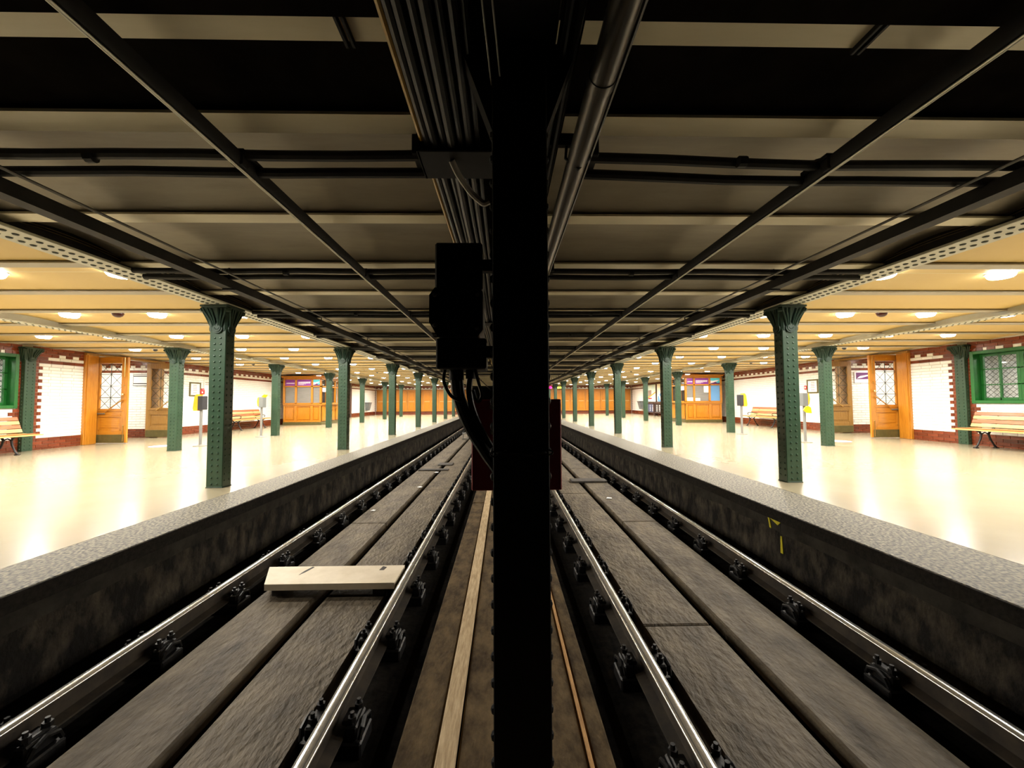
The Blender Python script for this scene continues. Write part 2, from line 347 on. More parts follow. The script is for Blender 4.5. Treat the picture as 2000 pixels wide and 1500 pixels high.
# ---- brick walls
CH = .075; ZOFF = -.04
_bm = {}
def brick_mesh(ln, mat, axis):
    key = (round(ln, 3), mat, axis)
    if key not in _bm:
        g = .007 if mat == 'white' else .004; m = MB(); h = CH-g; l = ln-g; t = .014; c = .004 if mat == 'white' else .0025
        # glazed brick face with a small chamfer, proud of the mortar; local: along u, face towards -t
        v = [(-l/2,0,0),(l/2,0,0),(l/2,0,h),(-l/2,0,h),(-l/2+c,-t,c),(l/2-c,-t,c),(l/2-c,-t,h-c),(-l/2+c,-t,h-c)]
        f = [(4,5,6,7),(0,1,5,4),(1,2,6,5),(2,3,7,6),(3,0,4,7)]
        m.add(v, f); _bm[key] = m.mesh('brick', mat, smooth=0)
    return _bm[key]
def brick_wall(parent, face, courses, cap, near):
    """face(u,z)->world point & rz; courses: list of (u0,u1,course,colour) single bricks"""
    items = sorted(courses, key=lambda b: near(b))
    st = {'w': MB(), 'r': MB()}
    for i, (u0, u1, c, col) in enumerate(items):
        ln = u1-u0; z = ZOFF+c*CH+.0035
        p, rz = face((u0+u1)/2)
        if i < cap:
            obj('brick', brick_mesh(ln, 'white' if col == 'w' else 'red', 0), parent=parent, loc=(p[0], p[1], z), rz=rz)
        else:
            me = brick_mesh(ln, 'white' if col == 'w' else 'red', 0); cs, sn = math.cos(rz), math.sin(rz)
            st[col].add([(p[0]+cs*v.co.x-sn*v.co.y, p[1]+sn*v.co.x+cs*v.co.y, z+v.co.z) for v in me.vertices], [tuple(f.vertices) for f in me.polygons])
    for col, nm, mt in (('w','white_bricks','whitemix'),('r','brown_bricks','redmix')):
        if st[col].f: obj(nm, st[col], mt, parent, smooth=0, kind='stuff')
def course_fill(out, c, segs, odd):
    """segs: list of (u0,u1,colour); split in .25 bricks running bond"""
    for (a, b, col) in segs:
        u = a; first = True
        while u < b-.004:
            ln = .25
            if first and odd: ln = .125
            first = False
            if col == 'h': ln = b-a
            v = min(u+ln, b)
            if b-v < .06: v = b
            out.append((u, v, c, 'w' if col in 'wh' else 'r')); u = v
NC = 32
def paint_course(c, a, b, seg_crenel=True):
    """colour of a plain stretch of wall between a and b for course c"""
    if c < 4 or c == 27 or c >= 30: return [(a, b, 'r')]
    if c == 29:
        out = []; u = a
        while u < b-.01:
            v = min(u+.15, b); out.append((u, v, 'r')); u = v
            if u < b-.01:
                v = min(u+.15, b); out.append((u, v, 'h')); u = v
        return out
    return [(a, b, 'w')]
PIL = (9.03, 9.24)          # wall pilaster
WIN = (6.7, 8.97)
DOOR = (10.34, 12.66)
for s in (-1, 1):
    xw = X(s, DW)
    parts = [(.9, WIN[0], 0, 2.62), (WIN[0], WIN[1], 0, .95), (WIN[0], WIN[1], 2.14, 2.62), (WIN[1], DOOR[0], 0, 2.62), (DOOR[0], DOOR[1], 2.32, 2.62), (DOOR[1], YEND+.1, 0, 2.62)]
    m = MB()
    for a, b, z0, z1 in parts: m.box(xw+s*.014, xw+s*.3, a, b, z0-.2 if z0 == 0 else z0, z1)
    wl = struct(obj('wall_'+SIDE[s], m, 'mortar'), '%s platform wall of white glazed bricks with brown borders' % SIDE[s])
    L = []
    for c in range(NC):
        z = ZOFF+c*CH; odd = c % 2
        q = .20 if odd else .12
        # window stretch
        a, b = 6.7, PIL[0]
        if .95 <= z+.03 < 2.10: ww = [(WIN[1], b-q, 'w'), (b-q, b, 'r')] if b-q > WIN[1]+.01 else [(WIN[1], b, 'r')]
        elif c == 28 or (c == 27): ww = [(a, b, 'r')]
        elif c == 29: ww = [t for t in paint_course(c, a, b-.3)]+[(b-.3, b, 'r')]
        elif c < 4 or c >= 30: ww = [(a, b, 'r')]
        else: ww = [(a, b-q, 'w'), (b-q, b, 'r')]
        course_fill(L, c, ww, odd)
        # pilaster back
        # panel between pilaster and door
        a, b = PIL[1], DOOR[0]
        if c < 4 or c == 27 or c >= 30: pp = [(a, b, 'r')]
        elif c == 28: pp = [(a, a+.3, 'r'), (a+.3, b, 'w')]
        elif c == 29: pp = [(a, a+.53, 'r'), (a+.53, a+.68, 'h'), (a+.68, a+.83, 'r'), (a+.83, a+.98, 'h'), (a+.98, b, 'r')]
        else: pp = [(a, a+q, 'r'), (a+q, b, 'w')]
        course_fill(L, c, pp, odd)
        # far stretch
        if c >= 31: course_fill(L, c, [(DOOR[0], DOOR[1], 'r')], odd)
        a, b = DOOR[1], YEND-.02
        base = paint_course(c, a, b)
        if 4 <= c <= 26: base = [(a, b-q, 'w'), (b-q, b, 'r')]
        course_fill(L, c, base, odd)
    rz = PI/2 if s > 0 else -PI/2
    rz = -rz
    # brick local -y faces the tracks
    brick_wall(wl, lambda u, s=s, xw=xw, rz=rz: ((xw+s*.014, u), rz), L, 290, lambda b: (0 if 7.6 < b[0] and b[1] < DOOR[0]+.01 else 50)+abs(b[0]-9.6)*(1 if b[2] > 0 else 1.1))
    # passage wall facing the camera
    pw = struct(obj('wall_passage_'+SIDE[s], MB().box(X(s, 10.92), X(s, 13.3), 12.52, 12.7, -.2, 2.62), 'mortar'), 'white brick wall inside the %s exit passage' % SIDE[s])
    L = []
    for c in range(NC):
        a, b = sorted((X(s, 10.95), X(s, 13.2))); course_fill(L, c, paint_course(c, a, b), c % 2)
    brick_wall(pw, lambda u: ((u, 12.52), 0), L, 200, lambda b, s=s: abs(b[0]-X(s, 11.2)))
    struct(obj('wall_passage_near_'+SIDE[s], MB().box(X(s, 10.95), X(s, 13.3), 10.1, 10.3, -.2, 2.62), 'backroom')); struct(obj('wall_passage_end_'+SIDE[s], MB().box(X(s, 13.2), X(s, 13.4), 10.1, 12.7, -.2, 2.62), 'backroom'))
    struct(obj('ceiling_passage_'+SIDE[s], MB().box(X(s, 10.75), X(s, 13.4), 10.1, 12.7, 2.4, 2.62), 'ceil_y'))
    # far wall
    fw = struct(obj('wall_far_'+SIDE[s], MB().box(X(s, 2.78), X(s, DW+.3), YEND, YEND+.2, -.2, 2.62), 'mortar'), 'far end wall above the %s cupboards' % SIDE[s])
    L = []
    for c in list(range(4))+list(range(27, NC)):
        a, b = sorted((X(s, 2.8), X(s, DW-.02))); course_fill(L, c, paint_course(c, a, b), c % 2)
    brick_wall(fw, lambda u: ((u, YEND), 0), L, 0, lambda b: 0)
    # room behind the window
    bx0, bx1 = X(s, DW+.3), X(s, DW+1.7)
    ow = struct(obj('wall_office_'+SIDE[s], MB().box(bx1, bx1+s*.1, 5.6, 10.0, 0, 2.62).box(bx0, bx1, 5.5, 5.6, 0, 2.62).box(bx0, bx1, 9.9, 10.0, 0, 2.62), 'backroom'), 'pale office wall behind the %s green window' % SIDE[s])
    L = []
    for c in range(8, NC): course_fill(L, c, [(5.7, 9.9, 'w')], c % 2)
    brick_wall(ow, lambda u, s=s, bx1=bx1, rz=rz: ((bx1, u), rz), L, 0, lambda b: 0)
    struct(obj('floor_office_'+SIDE[s], MB().box(bx0, bx1, 5.5, 10, -.2, 0), 'cover')); 

# ---- green windows
def window(s):
    w = struct(thing('window_1' if s < 0 else 'window_2', 'green framed lattice window in the %s wall above the bench' % SIDE[s], None, (X(s, DW), (WIN[0]+WIN[1])/2, .95)))
    x0, x1 = X(s, DW-.03), X(s, DW+.24)
    y0, y1, z0, z1 = WIN[0], WIN[1], .95, 2.14; t = .07
    m = MB().cbox(x0, x1, y1-t, y1, z0, z1).cbox(x0, x1, y0, y0+t, z0, z1).cbox(x0, x1, y0+t, y1-t, z0, z0+t).cbox(x0, x1, y0+t, y1-t, z1-t, z1)
    obj('window_frame', m, 'wgreen', w)
    xs0, xs1 = X(s, DW+.13), X(s, DW+.18); t2 = .06
    a0, a1, b0, b1 = y0+t, y1-t, z0+t, z1-t
    n = 3
    for k in range(n):
        c0 = a0+(a1-a0)*k/n; c1 = a0+(a1-a0)*(k+1)/n
        sh = obj('sash', MB().cbox(xs0, xs1, c0, c0+t2, b0, b1).cbox(xs0, xs1, c1-t2, c1, b0, b1).cbox(xs0, xs1, c0+t2, c1-t2, b0, b0+t2).cbox(xs0, xs1, c0+t2, c1-t2, b1-t2, b1), 'wgreen', w)
        obj('glazing_bar', MB().box(xs0, xs1, (c0+c1)/2-.012, (c0+c1)/2+.012, b0, b1), 'wgreen', sh)
        for j in (1, 2): obj('glazing_bar', MB().box(xs0, xs1, c0, c1, b0+(b1-b0)*j/3-.011, b0+(b1-b0)*j/3+.011), 'wgreen', sh)
        obj('pane', MB().box(X(s, DW+.153), X(s, DW+.157), c0+t2, c1-t2, b0+t2, b1-t2), 'glass', sh)
    lt = MB(); xg = X(s, DW+.22); st = .115
    u = a0-1.2
    while u < a1:
        for sg in (1, -1):
            pts = []
            ya, za, yb, zb = (u, b0, u+(b1-b0), b1) if sg > 0 else (u, b1, u+(b1-b0), b0)
            # clip to the opening in y
            def cl(y): t = (y-ya)/(yb-ya); return za+(zb-za)*t
            p, q = max(ya, a0), min(yb, a1)
            if q-p > .03: lt.cyl((xg, p, cl(p)), (xg, q, cl(q)), .005, 4)
        u += st
    obj('security_lattice', lt, 'lead', w)
for s in (-1, 1): window(s)

# ================================================================== COLUMNS
def capital(mb_body, mb_orn, cx, cy, zb=1.95, zt=2.27, w0=.1, dp0=.0825, flare=.068):
    prof = [(0,0.0),(.10,.012),(.22,.02),(.36,.035),(.52,.065),(.68,.105),(.82,.15),(.92,.175),(1.0,.19)]
    prof = [(t, o*flare/.19) for t, o in prof]; H = zt-zb
    vs = []; fs = []
    for t, o in prof:
        z = zb+H*t*.93; a, b = w0+.004+o, dp0+.004+o
        ch = .02+.25*o
        vs += [(cx-a+ch,cy-b,z),(cx+a-ch,cy-b,z),(cx+a,cy-b+ch,z),(cx+a,cy+b-ch,z),(cx+a-ch,cy+b,z),(cx-a+ch,cy+b,z),(cx-a,cy+b-ch,z),(cx-a,cy-b+ch,z)]
    n = 8
    for i in range(len(prof)-1):
        for k in range(n): fs.append((i*n+k, i*n+(k+1)%n, (i+1)*n+(k+1)%n, (i+1)*n+k))
    fs.append(tuple(range(n))[::-1]); fs.append(tuple(range((len(prof)-1)*n, len(prof)*n)))
    mb_body.add(vs, fs)
    aw, ad = w0+flare+.012, dp0+flare+.012
    mb_body.cbox(cx-aw, cx+aw, cy-ad, cy+ad, zt-.028, zt, .008)
    # ribs on the four faces, volutes at corners, medallions
    for (nx, ny) in ((0,-1),(0,1),(1,0),(-1,0)):
        hw, hd = (w0, dp0) if ny else (dp0, w0)
        tx, ty = (1, 0) if ny else (0, 1)
        for j in (-1, -.62, -.3, .3, .62, 1):
            pts = []
            for t, o in prof[1:-1]:
                lat = j*(hw+o*.9)*.92*(.42+.58*min(1., t*1.25)); out = hd+.007+o+.014*math.sin(PI*t)
                pts.append((cx+tx*lat+nx*out, cy+ty*lat+ny*out, zb+H*t*.93))
            mb_orn.tube(pts, [.009+.005*k/len(pts) for k in range(len(pts))], 5)
        c = Vector((cx+nx*(hd+.004), cy+ny*(hd+.004), zb+.035))
        mb_orn.cyl(c, c+Vector((nx,ny,0))*.018, .066, 14); mb_orn.cyl(c+Vector((nx,ny,0))*.012, c+Vector((nx,ny,0))*.026, .048, 12)
        for q in range(5):
            a = PI*(.1+.8*q/4); mb_orn.dome(c+Vector((nx,ny,0))*.026+Vector((tx*.028*math.cos(a), ty*.028*math.cos(a), -.028*math.sin(a)+.01)), (nx,ny,0), .009)
    for sx in (-1, 1):
        for sy in (-1, 1):
            p = Vector((cx+sx*(w0+flare*.8), cy+sy*(dp0+flare*.8), zt-.062)); d = Vector((-sy*sx, 1, 0)).normalized()
            mb_orn.cyl(p-d*.026, p+d*.026, .03, 10)
def column_proto(name, label, w=.1, d=.0825, cat='column', x=0, y=0):
    t = thing(name, label, cat, (x, y, 0))
    cy = y+d
    sh = obj('shaft', MB().cbox(x-w, x+w, cy-d, cy+d, 0, 2.2, .006), 'green', t)
    rv = MB()
    for k in range(26):
        z = .05+k*.0755
        for dx in (-.036, .036):
            rv.dome((x+dx, cy-d, z), (0,-1,0), .0145, .013, 6); rv.dome((x+dx, cy+d, z), (0,1,0), .0145, .013, 6)
        for dy in (-.042, .042):
            rv.dome((x+w, cy+dy, z+.037), (1,0,0), .0145, .013, 6); rv.dome((x-w, cy+dy, z+.037), (-1,0,0), .0145, .013, 6)
    obj('rivets', rv, 'green', sh, kind='stuff')
    b = MB(); o = MB(); capital(b, o, x, cy)
    cp = obj('capital', b, 'dgreen', t); obj('capital_ornament', o, 'dgreen', cp)
    obj('base_plate', MB().cbox(x-w-.004, x+w+.004, cy-d-.004, cy+d+.004, 0, .012, .003), 'dgreen', t)
    return t
proto = None
for s in (-1, 1):
    for k in range(8):
        lab = 'green riveted iron column on the %s platform edge, %s from the camera' % (SIDE[s], ORD[k])
        if proto is None: proto = column_proto('iron_column', lab, x=X(s, DA), y=Y0+SP*k)
        else: dup(proto, (X(s, DA), Y0+SP*k, 0), lab)
    for k in range(1, 7):
        dup(proto, (X(s, DB), Y0+SP*k, 0), 'green riveted iron column in the inner row of the %s platform, %s from the camera' % (SIDE[s], ORD[k-1]))
    # wall pilaster
    t = thing('wall_pilaster', 'green riveted iron pilaster set into the %s brick wall beside the window' % SIDE[s], 'column', (X(s, DW-.03), (PIL[0]+PIL[1])/2, 0))
    cx, cy = X(s, DW+.02), (PIL[0]+PIL[1])/2
    sh = obj('shaft', MB().cbox(cx-.1, cx+.1, PIL[0], PIL[1], 0, 2.2, .006), 'green', t)
    rv = MB()
    for k in range(26):
        for dy in (-.05, .05): rv.dome((cx-s*.1, cy+dy, .05+k*.0755), (-s,0,0), .0145, .013, 6)
        rv.dome((cx-s*.05, PIL[0], .05+k*.0755), (0,-1,0), .0145, .013, 6)
    obj('rivets', rv, 'green', sh, kind='stuff')
    b = MB(); o = MB(); capital(b, o, cx, cy, w0=.1, dp0=.105, zt=2.31, zb=2.02, flare=.07)
    cp = obj('capital', b, 'dgreen', t); obj('capital_ornament', o, 'dgreen', cp)

# ================================================================== GIRDERS
rivet_me = MB().dome((0,0,0), (0,0,-1), .021, .012, 8).mesh('rivet', 'girdrivet')
for s in (-1, 1):
    x = X(s, DA-.02); t = thing('edge_girder', 'pale riveted girder above the %s platform edge columns' % SIDE[s], 'girder', (x, 17, 2.27))
    obj('bottom_flange', MB().cbox(x-.14, x+.14, 1.0, YEND, 2.27, 2.292, .004), 'girder', t)
    obj('web', MB().box(x-.012, x+.012, 1.0, YEND, 2.292, 2.6), 'soot_shade', t)  # near-black colour carries the shade between flange and ceiling
    rest = MB(); n = 0; y = 1.3; k = 0
    while y < YEND-.1:
        for dx in (-.055, .055):
            p = (x+dx, y+(.02 if dx > 0 else 0), 2.27)
            if 2.6 < y < 9.3 and n < 290: obj('rivet', rivet_me, parent=t, loc=p); n += 1
            else: rest.dome(p, (0,0,-1), .021, .012, 6)
        y += .075
    obj('distant_rivets', rest, 'girdrivet', t, kind='stuff')
    x = X(s, DB); t = thing('inner_girder', 'grey riveted girder above the inner columns of the %s platform' % SIDE[s], 'girder', (x, 17, 2.27))
    obj('bottom_flange', MB().cbox(x-.075, x+.075, 1.0, YEND, 2.27, 2.285, .003), 'girder', t)
    obj('web', MB().box(x-.01, x+.01, 1.0, YEND, 2.285, 2.45), 'girder', t)
    rest = MB(); y = 4.0
    while y < YEND-.1:
        for dx in (-.045, .045): rest.dome((x+dx, y, 2.27), (0,0,-1), .014, .01, 5)
        y += .09
    obj('rivets', rest, 'girdrivet', t, kind='stuff')

# ================================================================== TRACKS
chair = MB().cbox(-.15, .15, -.085, .085, -.225, -.15, .008)
for sx in (-1, 1):
    chair.cbox(sx*.07, sx*.125, -.07, .07, -.15, -.085, .008)
    chair.cbox(sx*.045, sx*.11, -.05, .05, -.095, -.072, .006)
    for dy in (-.045, .045):
        chair.cyl((sx*.095, dy, -.15), (sx*.095, dy, -.03), .011, 7); chair.cyl((sx*.095, dy, -.072), (sx*.095, dy, -.05), .021, 6)
    chair.tube([(sx*.14,-.07,-.14),(sx*.145,-.05,-.10),(sx*.14,0,-.085),(sx*.145,.05,-.10),(sx*.14,.07,-.14)], .011, 6)
chair_me = chair.mesh('rail_chair', 'iron')
for (side, io), x in RAILS.items():
    t = thing('running_rail', '%s running rail of the %s track with its bolted chairs' % (io, side), 'rail', (x, 17, ZR))
    w, h = .033, .14
    hd = [(x+w*q/8, ZR-.013*abs(q/8)**2.4) for q in range(-8, 9)]+[(x+w,ZR-.018),(x-w,ZR-.018)]
    body = [(x-w,ZR-.017),(x+w,ZR-.017),(x+w,ZR-.034),(x+.009,ZR-.05),(x+.009,ZR-.115),(x+.062,ZR-.13),(x+.062,ZR-h),(x-.062,ZR-h),(x-.062,ZR-.13),(x-.009,ZR-.115),(x-.009,ZR-.05),(x-w,ZR-.034)]
    obj('rail_head', MB().prism(hd[::-1], 'y', -1.5, 43), 'railtop', t, smooth=60, label='polished running surface')
    obj('rail_web', MB().prism(body, 'y', -1.5, 43), 'railside', t)
    y0 = 1.27 if side == 'left' else (1.61 if io == 'outer' else 1.75)
    if side == 'left' and io == 'inner': y0 = 1.35
    k = 0
    while y0+.71*k < 27:
        obj('rail_chair', chair_me, parent=t, loc=(x, y0+.71*k, ZR)); k += 1
t = thing('white_plank', 'pale thick plank lying across the left track between the rails', 'plank', (-1.5, 3.5, ZS))
obj('plank_body', MB().prism([(-1.95,3.35),(-.90,3.35),(-.90,3.70),(-2.11,3.70)], 'z', -.475, -.425), 'whiteplank', t)
for bx in (-1.88, -1.05): obj('packing_block', MB().cbox(bx-.05, bx+.05, 3.42, 3.66, ZS-.006, -.475, .004), 'cover', t)
st = MB().prism([(-1.76,3.52),(-1.73,3.58),(-1.70,3.68),(-1.72,3.69),(-1.75,3.6)], 'z', -.426, -.4235); obj('stain', st, 'cover', t)
obj('stain', MB().prism([(-1.10,3.60),(-1.06,3.60),(-1.05,3.66),(-1.09,3.68)], 'z', -.426, -.4235), 'cover', t)
tag(obj('cover_plate', MB().cbox(-1.99, -1.30, 9.35, 9.52, ZS+.004, ZS+.03, .005), 'cover'), 'dark narrow board across the left track slabs', 'board')
tag(obj('cover_plate', MB().cbox(-1.66, -1.30, 10.1, 10.45, ZS+.005, ZS+.025, .005), 'cover'), 'small dark square plate over the left track groove', 'plate')
tag(obj('cover_plate', MB().cbox(1.32, 2.02, 7.85, 8.12, ZS+.004, ZS+.04, .006), 'cover'), 'dark board across the right track slabs', 'board')
t = thing('track_device', 'small metal clamp device standing on the left track groove far off', 'device', (-1.62, 17, ZS))
obj('device_frame', MB().cbox(-1.75, -1.50, 16.9, 17.1, ZS, ZS+.06).cyl((-1.72,17,ZS+.05),(-1.72,17,ZS+.26),.02).cyl((-1.53,17,ZS+.05),(-1.53,17,ZS+.26),.02), 'steelbase', t); obj('device_bar', MB().cbox(-1.76, -1.49, 16.96, 17.04, ZS+.24, ZS+.29), 'steel', t)
for i, (x, y, w, lab) in enumerate([(-1.58, 7.6, .05, 'small white paper scrap beside the left track groove, in front of the dark board'), (-1.53, 9.15, .05, 'small white paper scrap at the near edge of the dark board'), (1.72, 6.6, .05, 'small white paper scrap on the right track slab'), (-1.93, 6.0, .035, 'tiny white paper scrap near the left outer rail')]):
    a = [(x-w, y-w*.5), (x+w*.7, y-w), (x+w, y+w*.4), (x-w*.3, y+w)]
    tag(obj('paper_scrap', MB().prism(a, 'z', ZS+.005, ZS+.009), 'paper'), lab, 'litter')

# ================================================================== CENTRE POST AND SERVICES
def centre_post(y, label, full):
    w = .09; x = .055; d = .12
    t = thing('centre_post', label, 'column', (x, y, -.66))
    obj('front_flange', MB().cbox(x-w, x+w, y, y+.016, -.64, 2.27, .003), 'black', t)
    obj('rear_flange', MB().cbox(x-w, x+w, y+d-.016, y+d, -.64, 2.27, .003), 'black', t)
    obj('web', MB().box(x-.06, x-.045, y+.016, y+d-.016, -.64, 2.27).box(x+.045, x+.06, y+.016, y+d-.016, -.64, 2.27), 'black', t)
    obj('angle_iron', MB().box(x-w+.002, x-w+.016, y+.016, y+.075, -.64, 2.27).box(x+w-.016, x+w-.002, y+.016, y+.075, -.64, 2.27), 'black', t)
    obj('base_shoe', MB().cbox(x-.16, x+.16, y-.06, y+.18, -.66, -.60, .01), 'black', t)
    obj('head_bracket', MB().prism([(x-.09,1.95),(x+.09,1.95),(x+.2,2.25),(x-.2,2.25)], 'y', y+.02, y+d-.02), 'black', t)
    if full:
        rm = {sg: MB().dome((0,0,0), (sg,0,0), .016, .013, 8).mesh('rivet', 'black') for sg in (-1,1)}
        for k in range(36):
            z = -.58+k*.0815
            for sg in (-1, 1): obj('rivet', rm[sg], parent=t, loc=(x+sg*(w-.002), y+.045, z))
    return t
centre_post(1.27, 'black riveted post standing between the two tracks close to the camera', True)
for k in range(1, 8): centre_post(1.27+SP*k, 'black riveted post between the tracks, %s behind the nearest one' % ORD[k-1], False)
t = thing('centre_girder', 'black girder running along the ceiling above the centre posts', 'girder', (XC, 17, 2.25))
obj('bottom_flange', MB().cbox(XC-.12, XC+.12, -1.5, YEND, 2.25, 2.27, .004), 'black', t); obj('web', MB().box(XC-.012, XC+.012, -1.5, YEND, 2.27, 2.6), 'black', t)
obj('side_plate', MB().box(XC-.1, XC-.085, -1.5, YEND, 2.27, 2.36).box(XC+.085, XC+.1, -1.5, YEND, 2.27, 2.36), 'black', t)
# sign board behind the post
t = thing('maroon_board', 'dark maroon enamel board fixed behind the black centre post', 'board', (.05, 1.6, .7))
obj('board_panel', MB().cbox(-.128, .228, 1.585, 1.60, .70, 1.058, .004), 'maroon', t)
obj('board_return', MB().cbox(.215, .228, 1.60, 1.66, .70, 1.058, .003).cbox(-.128, -.115, 1.60, 1.66, .70, 1.058, .003), 'maroon', t)
for bx, bz in ((-.045,1.03),(-.045,.93),(.15,.93),(.15,.83)): obj('bolt', MB().dome((bx,1.585,bz), (0,-1,0), .012, .01, 8), 'steelbase', t)
obj('mount_bracket', MB().box(0, .11, 1.38, 1.59, .76, .79).box(0, .11, 1.38, 1.59, .97, 1.0), 'black', t)
# switch box
t = thing('switch_box', 'black stacked electrical switch box hung on the left of the centre post', 'switch box', (-.15, 1.36, 1.16))
obj('upper_case', MB().cbox(-.230, -.070, 1.33, 1.46, 1.425, 1.588, .006), 'black', t)
mc = [(-.225,1.425),(-.243,1.40),(-.243,1.31),(-.215,1.262),(-.085,1.262),(-.068,1.285),(-.068,1.41),(-.08,1.425)]
mo = obj('middle_case', MB().prism(mc, 'y', 1.30, 1.46), 'black', t)
obj('cover_disc', MB().cyl((-.15,1.30,1.35),(-.15,1.29,1.35),.035,16), 'black', mo)
for bx, bz in ((-.225,1.40),(-.225,1.30),(-.085,1.40),(-.085,1.29)): obj('screw', MB().dome((bx,1.30,bz),(0,-1,0),.008), 'steelbase', mo)
obj('lower_case', MB().cbox(-.226, -.058, 1.33, 1.47, 1.16, 1.262, .005), 'black', t)
obj('hanger_arm', MB().box(-.075, -.01, 1.36, 1.39, 1.5, 1.54).box(-.07, -.01, 1.36, 1.39, 1.2, 1.24), 'black', t)
obj('gland', MB().cyl((-.165,1.40,1.165),(-.165,1.40,1.125),.026,12).cyl((-.115,1.40,1.165),(-.115,1.40,1.13),.018,12), 'black', t)
def cab(name, pts, r, mat, label, n=8):
    # smooth the path (Catmull-Rom)
    P = [Vector(p) for p in pts]; out = []
    for i in range(len(P)-1):
        p0, p1, p2, p3 = P[max(i-1,0)], P[i], P[i+1], P[min(i+2,len(P)-1)]
        for q in range(6):
            u = q/6; out.append(.5*((2*p1)+(p2-p0)*u+(2*p0-5*p1+4*p2-p3)*u*u+(3*p1-p0-3*p2+p3)*u**3))
    out.append(P[-1])
    return tag(obj(name, MB().tube(out, r, n), mat), label, 'cable')
cab('power_cable', [(-.165,1.40,1.14),(-.155,1.40,1.06),(-.115,1.40,.96),(-.06,1.405,.87),(-.01,1.43,.78),(.02,1.44,.6),(.02,1.44,-.2),(.02,1.44,-.56)], .023, 'cable', 'thick black cable curving from the switch box down beside the post', 10)
cab('power_cable', [(-.115,1.40,1.15),(-.12,1.395,1.08),(-.10,1.39,1.0),(-.05,1.40,.90),(.0,1.42,.82),(.06,1.43,.6),(.06,1.43,-.1),(.06,1.43,-.56)], .011, 'cable', 'thinner black cable falling beside the thick one at the post')
cab('wire_loop', [(-.20,1.38,1.17),(-.205,1.37,1.12),(-.18,1.37,1.07),(-.14,1.37,1.05)], .006, 'cable', 'thin wire loop under the left of the switch box', 6)
cab('wire_loop', [(-.10,1.37,1.17),(-.085,1.37,1.11),(-.075,1.37,1.07),(-.09,1.37,1.05),(-.105,1.37,1.09)], .006, 'cable', 'thin wire loop under the right of the switch box', 6)
# chain round the post
ch = thing('chain', 'rusty chain wrapped round the black centre post at mid height', 'chain', (.055, 1.27, .88))
for k in range(9):
    cx = -.03+k*.0212; pts = []
    for q in range(9):
        a = 2*PI*q/8; pts.append((cx+.014*math.cos(a), 1.262-(.006*math.sin(a) if k % 2 else 0), .885+.004*math.sin(k)+(.008*math.sin(a) if k % 2 == 0 else .002*math.sin(a))))
    obj('link', MB().tube(pts, .003, 5), 'soot_shade', ch)
# ceiling cables left of the girder
cs = [(-.365,2.235,.012,'goldcable','yellow cable, outermost of the ceiling bundle left of the centre girder'),
      (-.335,2.215,.016,'cable','black cable next to the yellow one in the ceiling bundle'),
      (-.300,2.21,.018,'cable','third black cable from the left in the ceiling bundle'),
      (-.262,2.215,.016,'cable','fourth black cable from the left in the ceiling bundle'),
      (-.225,2.205,.020,'cable','thick black cable in the middle of the ceiling bundle'),
      (-.185,2.215,.014,'cable','sixth black cable from the left in the ceiling bundle'),
      (-.150,2.21,.016,'cable','seventh black cable from the left in the ceiling bundle'),
      (-.115,2.22,.012,'cable','thin black cable of the bundle nearest the centre girder')]
for x, z, r, mt, lab in cs:
    pts = []; y = -.8
    while y < 30:
        pts.append((x+random.uniform(-.006,.006), y, z-.012*math.sin((y-1.75)/3.9*2*PI+PI/2)+random.uniform(-.004,.004))); y += 1.1
    cab('ceiling_cable', pts, r, mt, lab)
tag(obj('dark_backing_tray', MB().cbox(-.385, -.062, -1.0, 31, 2.262, 2.27, .002), 'pitch'), 'long black tray added as dark backing above the ceiling bundle left of the centre girder', 'tray')  # black sheet added so the gaps between the cables stay dark
tag(obj('dark_filler_strip', MB().cbox(.182, .26, -1.0, 31, 2.235, 2.243, .002), 'pitch'), 'long black filler strip added between centre girder and big pipe', 'tray')  # black strip added to keep the gap beside the pipe dark
for k in range(8):
    y = 1.76+SP*k
    t = thing('cable_bracket', 'black cable bracket plate under the ceiling bundle, %s from the camera' % ORD[k], 'bracket', (-.2, y, 2.25))
    obj('bracket_plate', MB().cbox(-.385, -.05, y-.015, y+.015, 2.17, 2.26, .004), 'black', t)
    obj('bracket_tray', MB().cbox(-.385, -.05, y-.02, y+.20, 2.165, 2.178, .003).box(-.385, -.375, y-.02, y+.2, 2.165, 2.27), 'black', t)
    for bx in (-.37, -.36): obj('bolt', MB().cyl((bx,y,2.26),(bx,y,2.285),.006,6), 'soot_shade', t)
    obj('hanger', MB().box(-.36,-.345,y-.01,y+.01,2.26,2.5).box(-.08,-.065,y-.01,y+.01,2.26,2.5), 'black', t)
    t = thing('pipe_bracket', 'black bracket plate holding the big pipe right of the girder, %s from the camera' % ORD[k], 'bracket', (.25, y, 2.25))
    obj('bracket_plate', MB().cbox(.14, .41, y-.015, y+.015, 2.205, 2.26, .004), 'black', t)
    obj('pipe_clip', MB().tube([(.29,y,2.21),(.285,y,2.15),(.34,y,2.098),(.395,y,2.15),(.39,y,2.21)], .007, 6), 'black', t)
cab('flat_conduit', [(-.235,1.80,2.16),(-.21,1.84,2.12),(-.16,1.9,2.07),(-.11,1.92,2.03),(-.09,1.92,2.02),(-.07,1.92,2.03)], .015, 'greycable', 'pale grey bent conduit below the nearest cable bracket')
for i, (dx, lab) in enumerate(((0,'thin wire slanting from ceiling to the left edge of the centre post'), (.03,'second thin wire slanting to the centre post'))):
    cab('slack_wire', [(-.06+dx,1.1,2.22),(-.035+dx,1.30,2.10),(-.015+dx*.5,1.42,1.98),(-.01+dx*.5,1.46,1.80)], .003, 'greycable', lab, 5)
t = thing('big_pipe', 'thick dark steel pipe under the ceiling right of the centre girder', 'pipe', (.34, 15, 2.15))
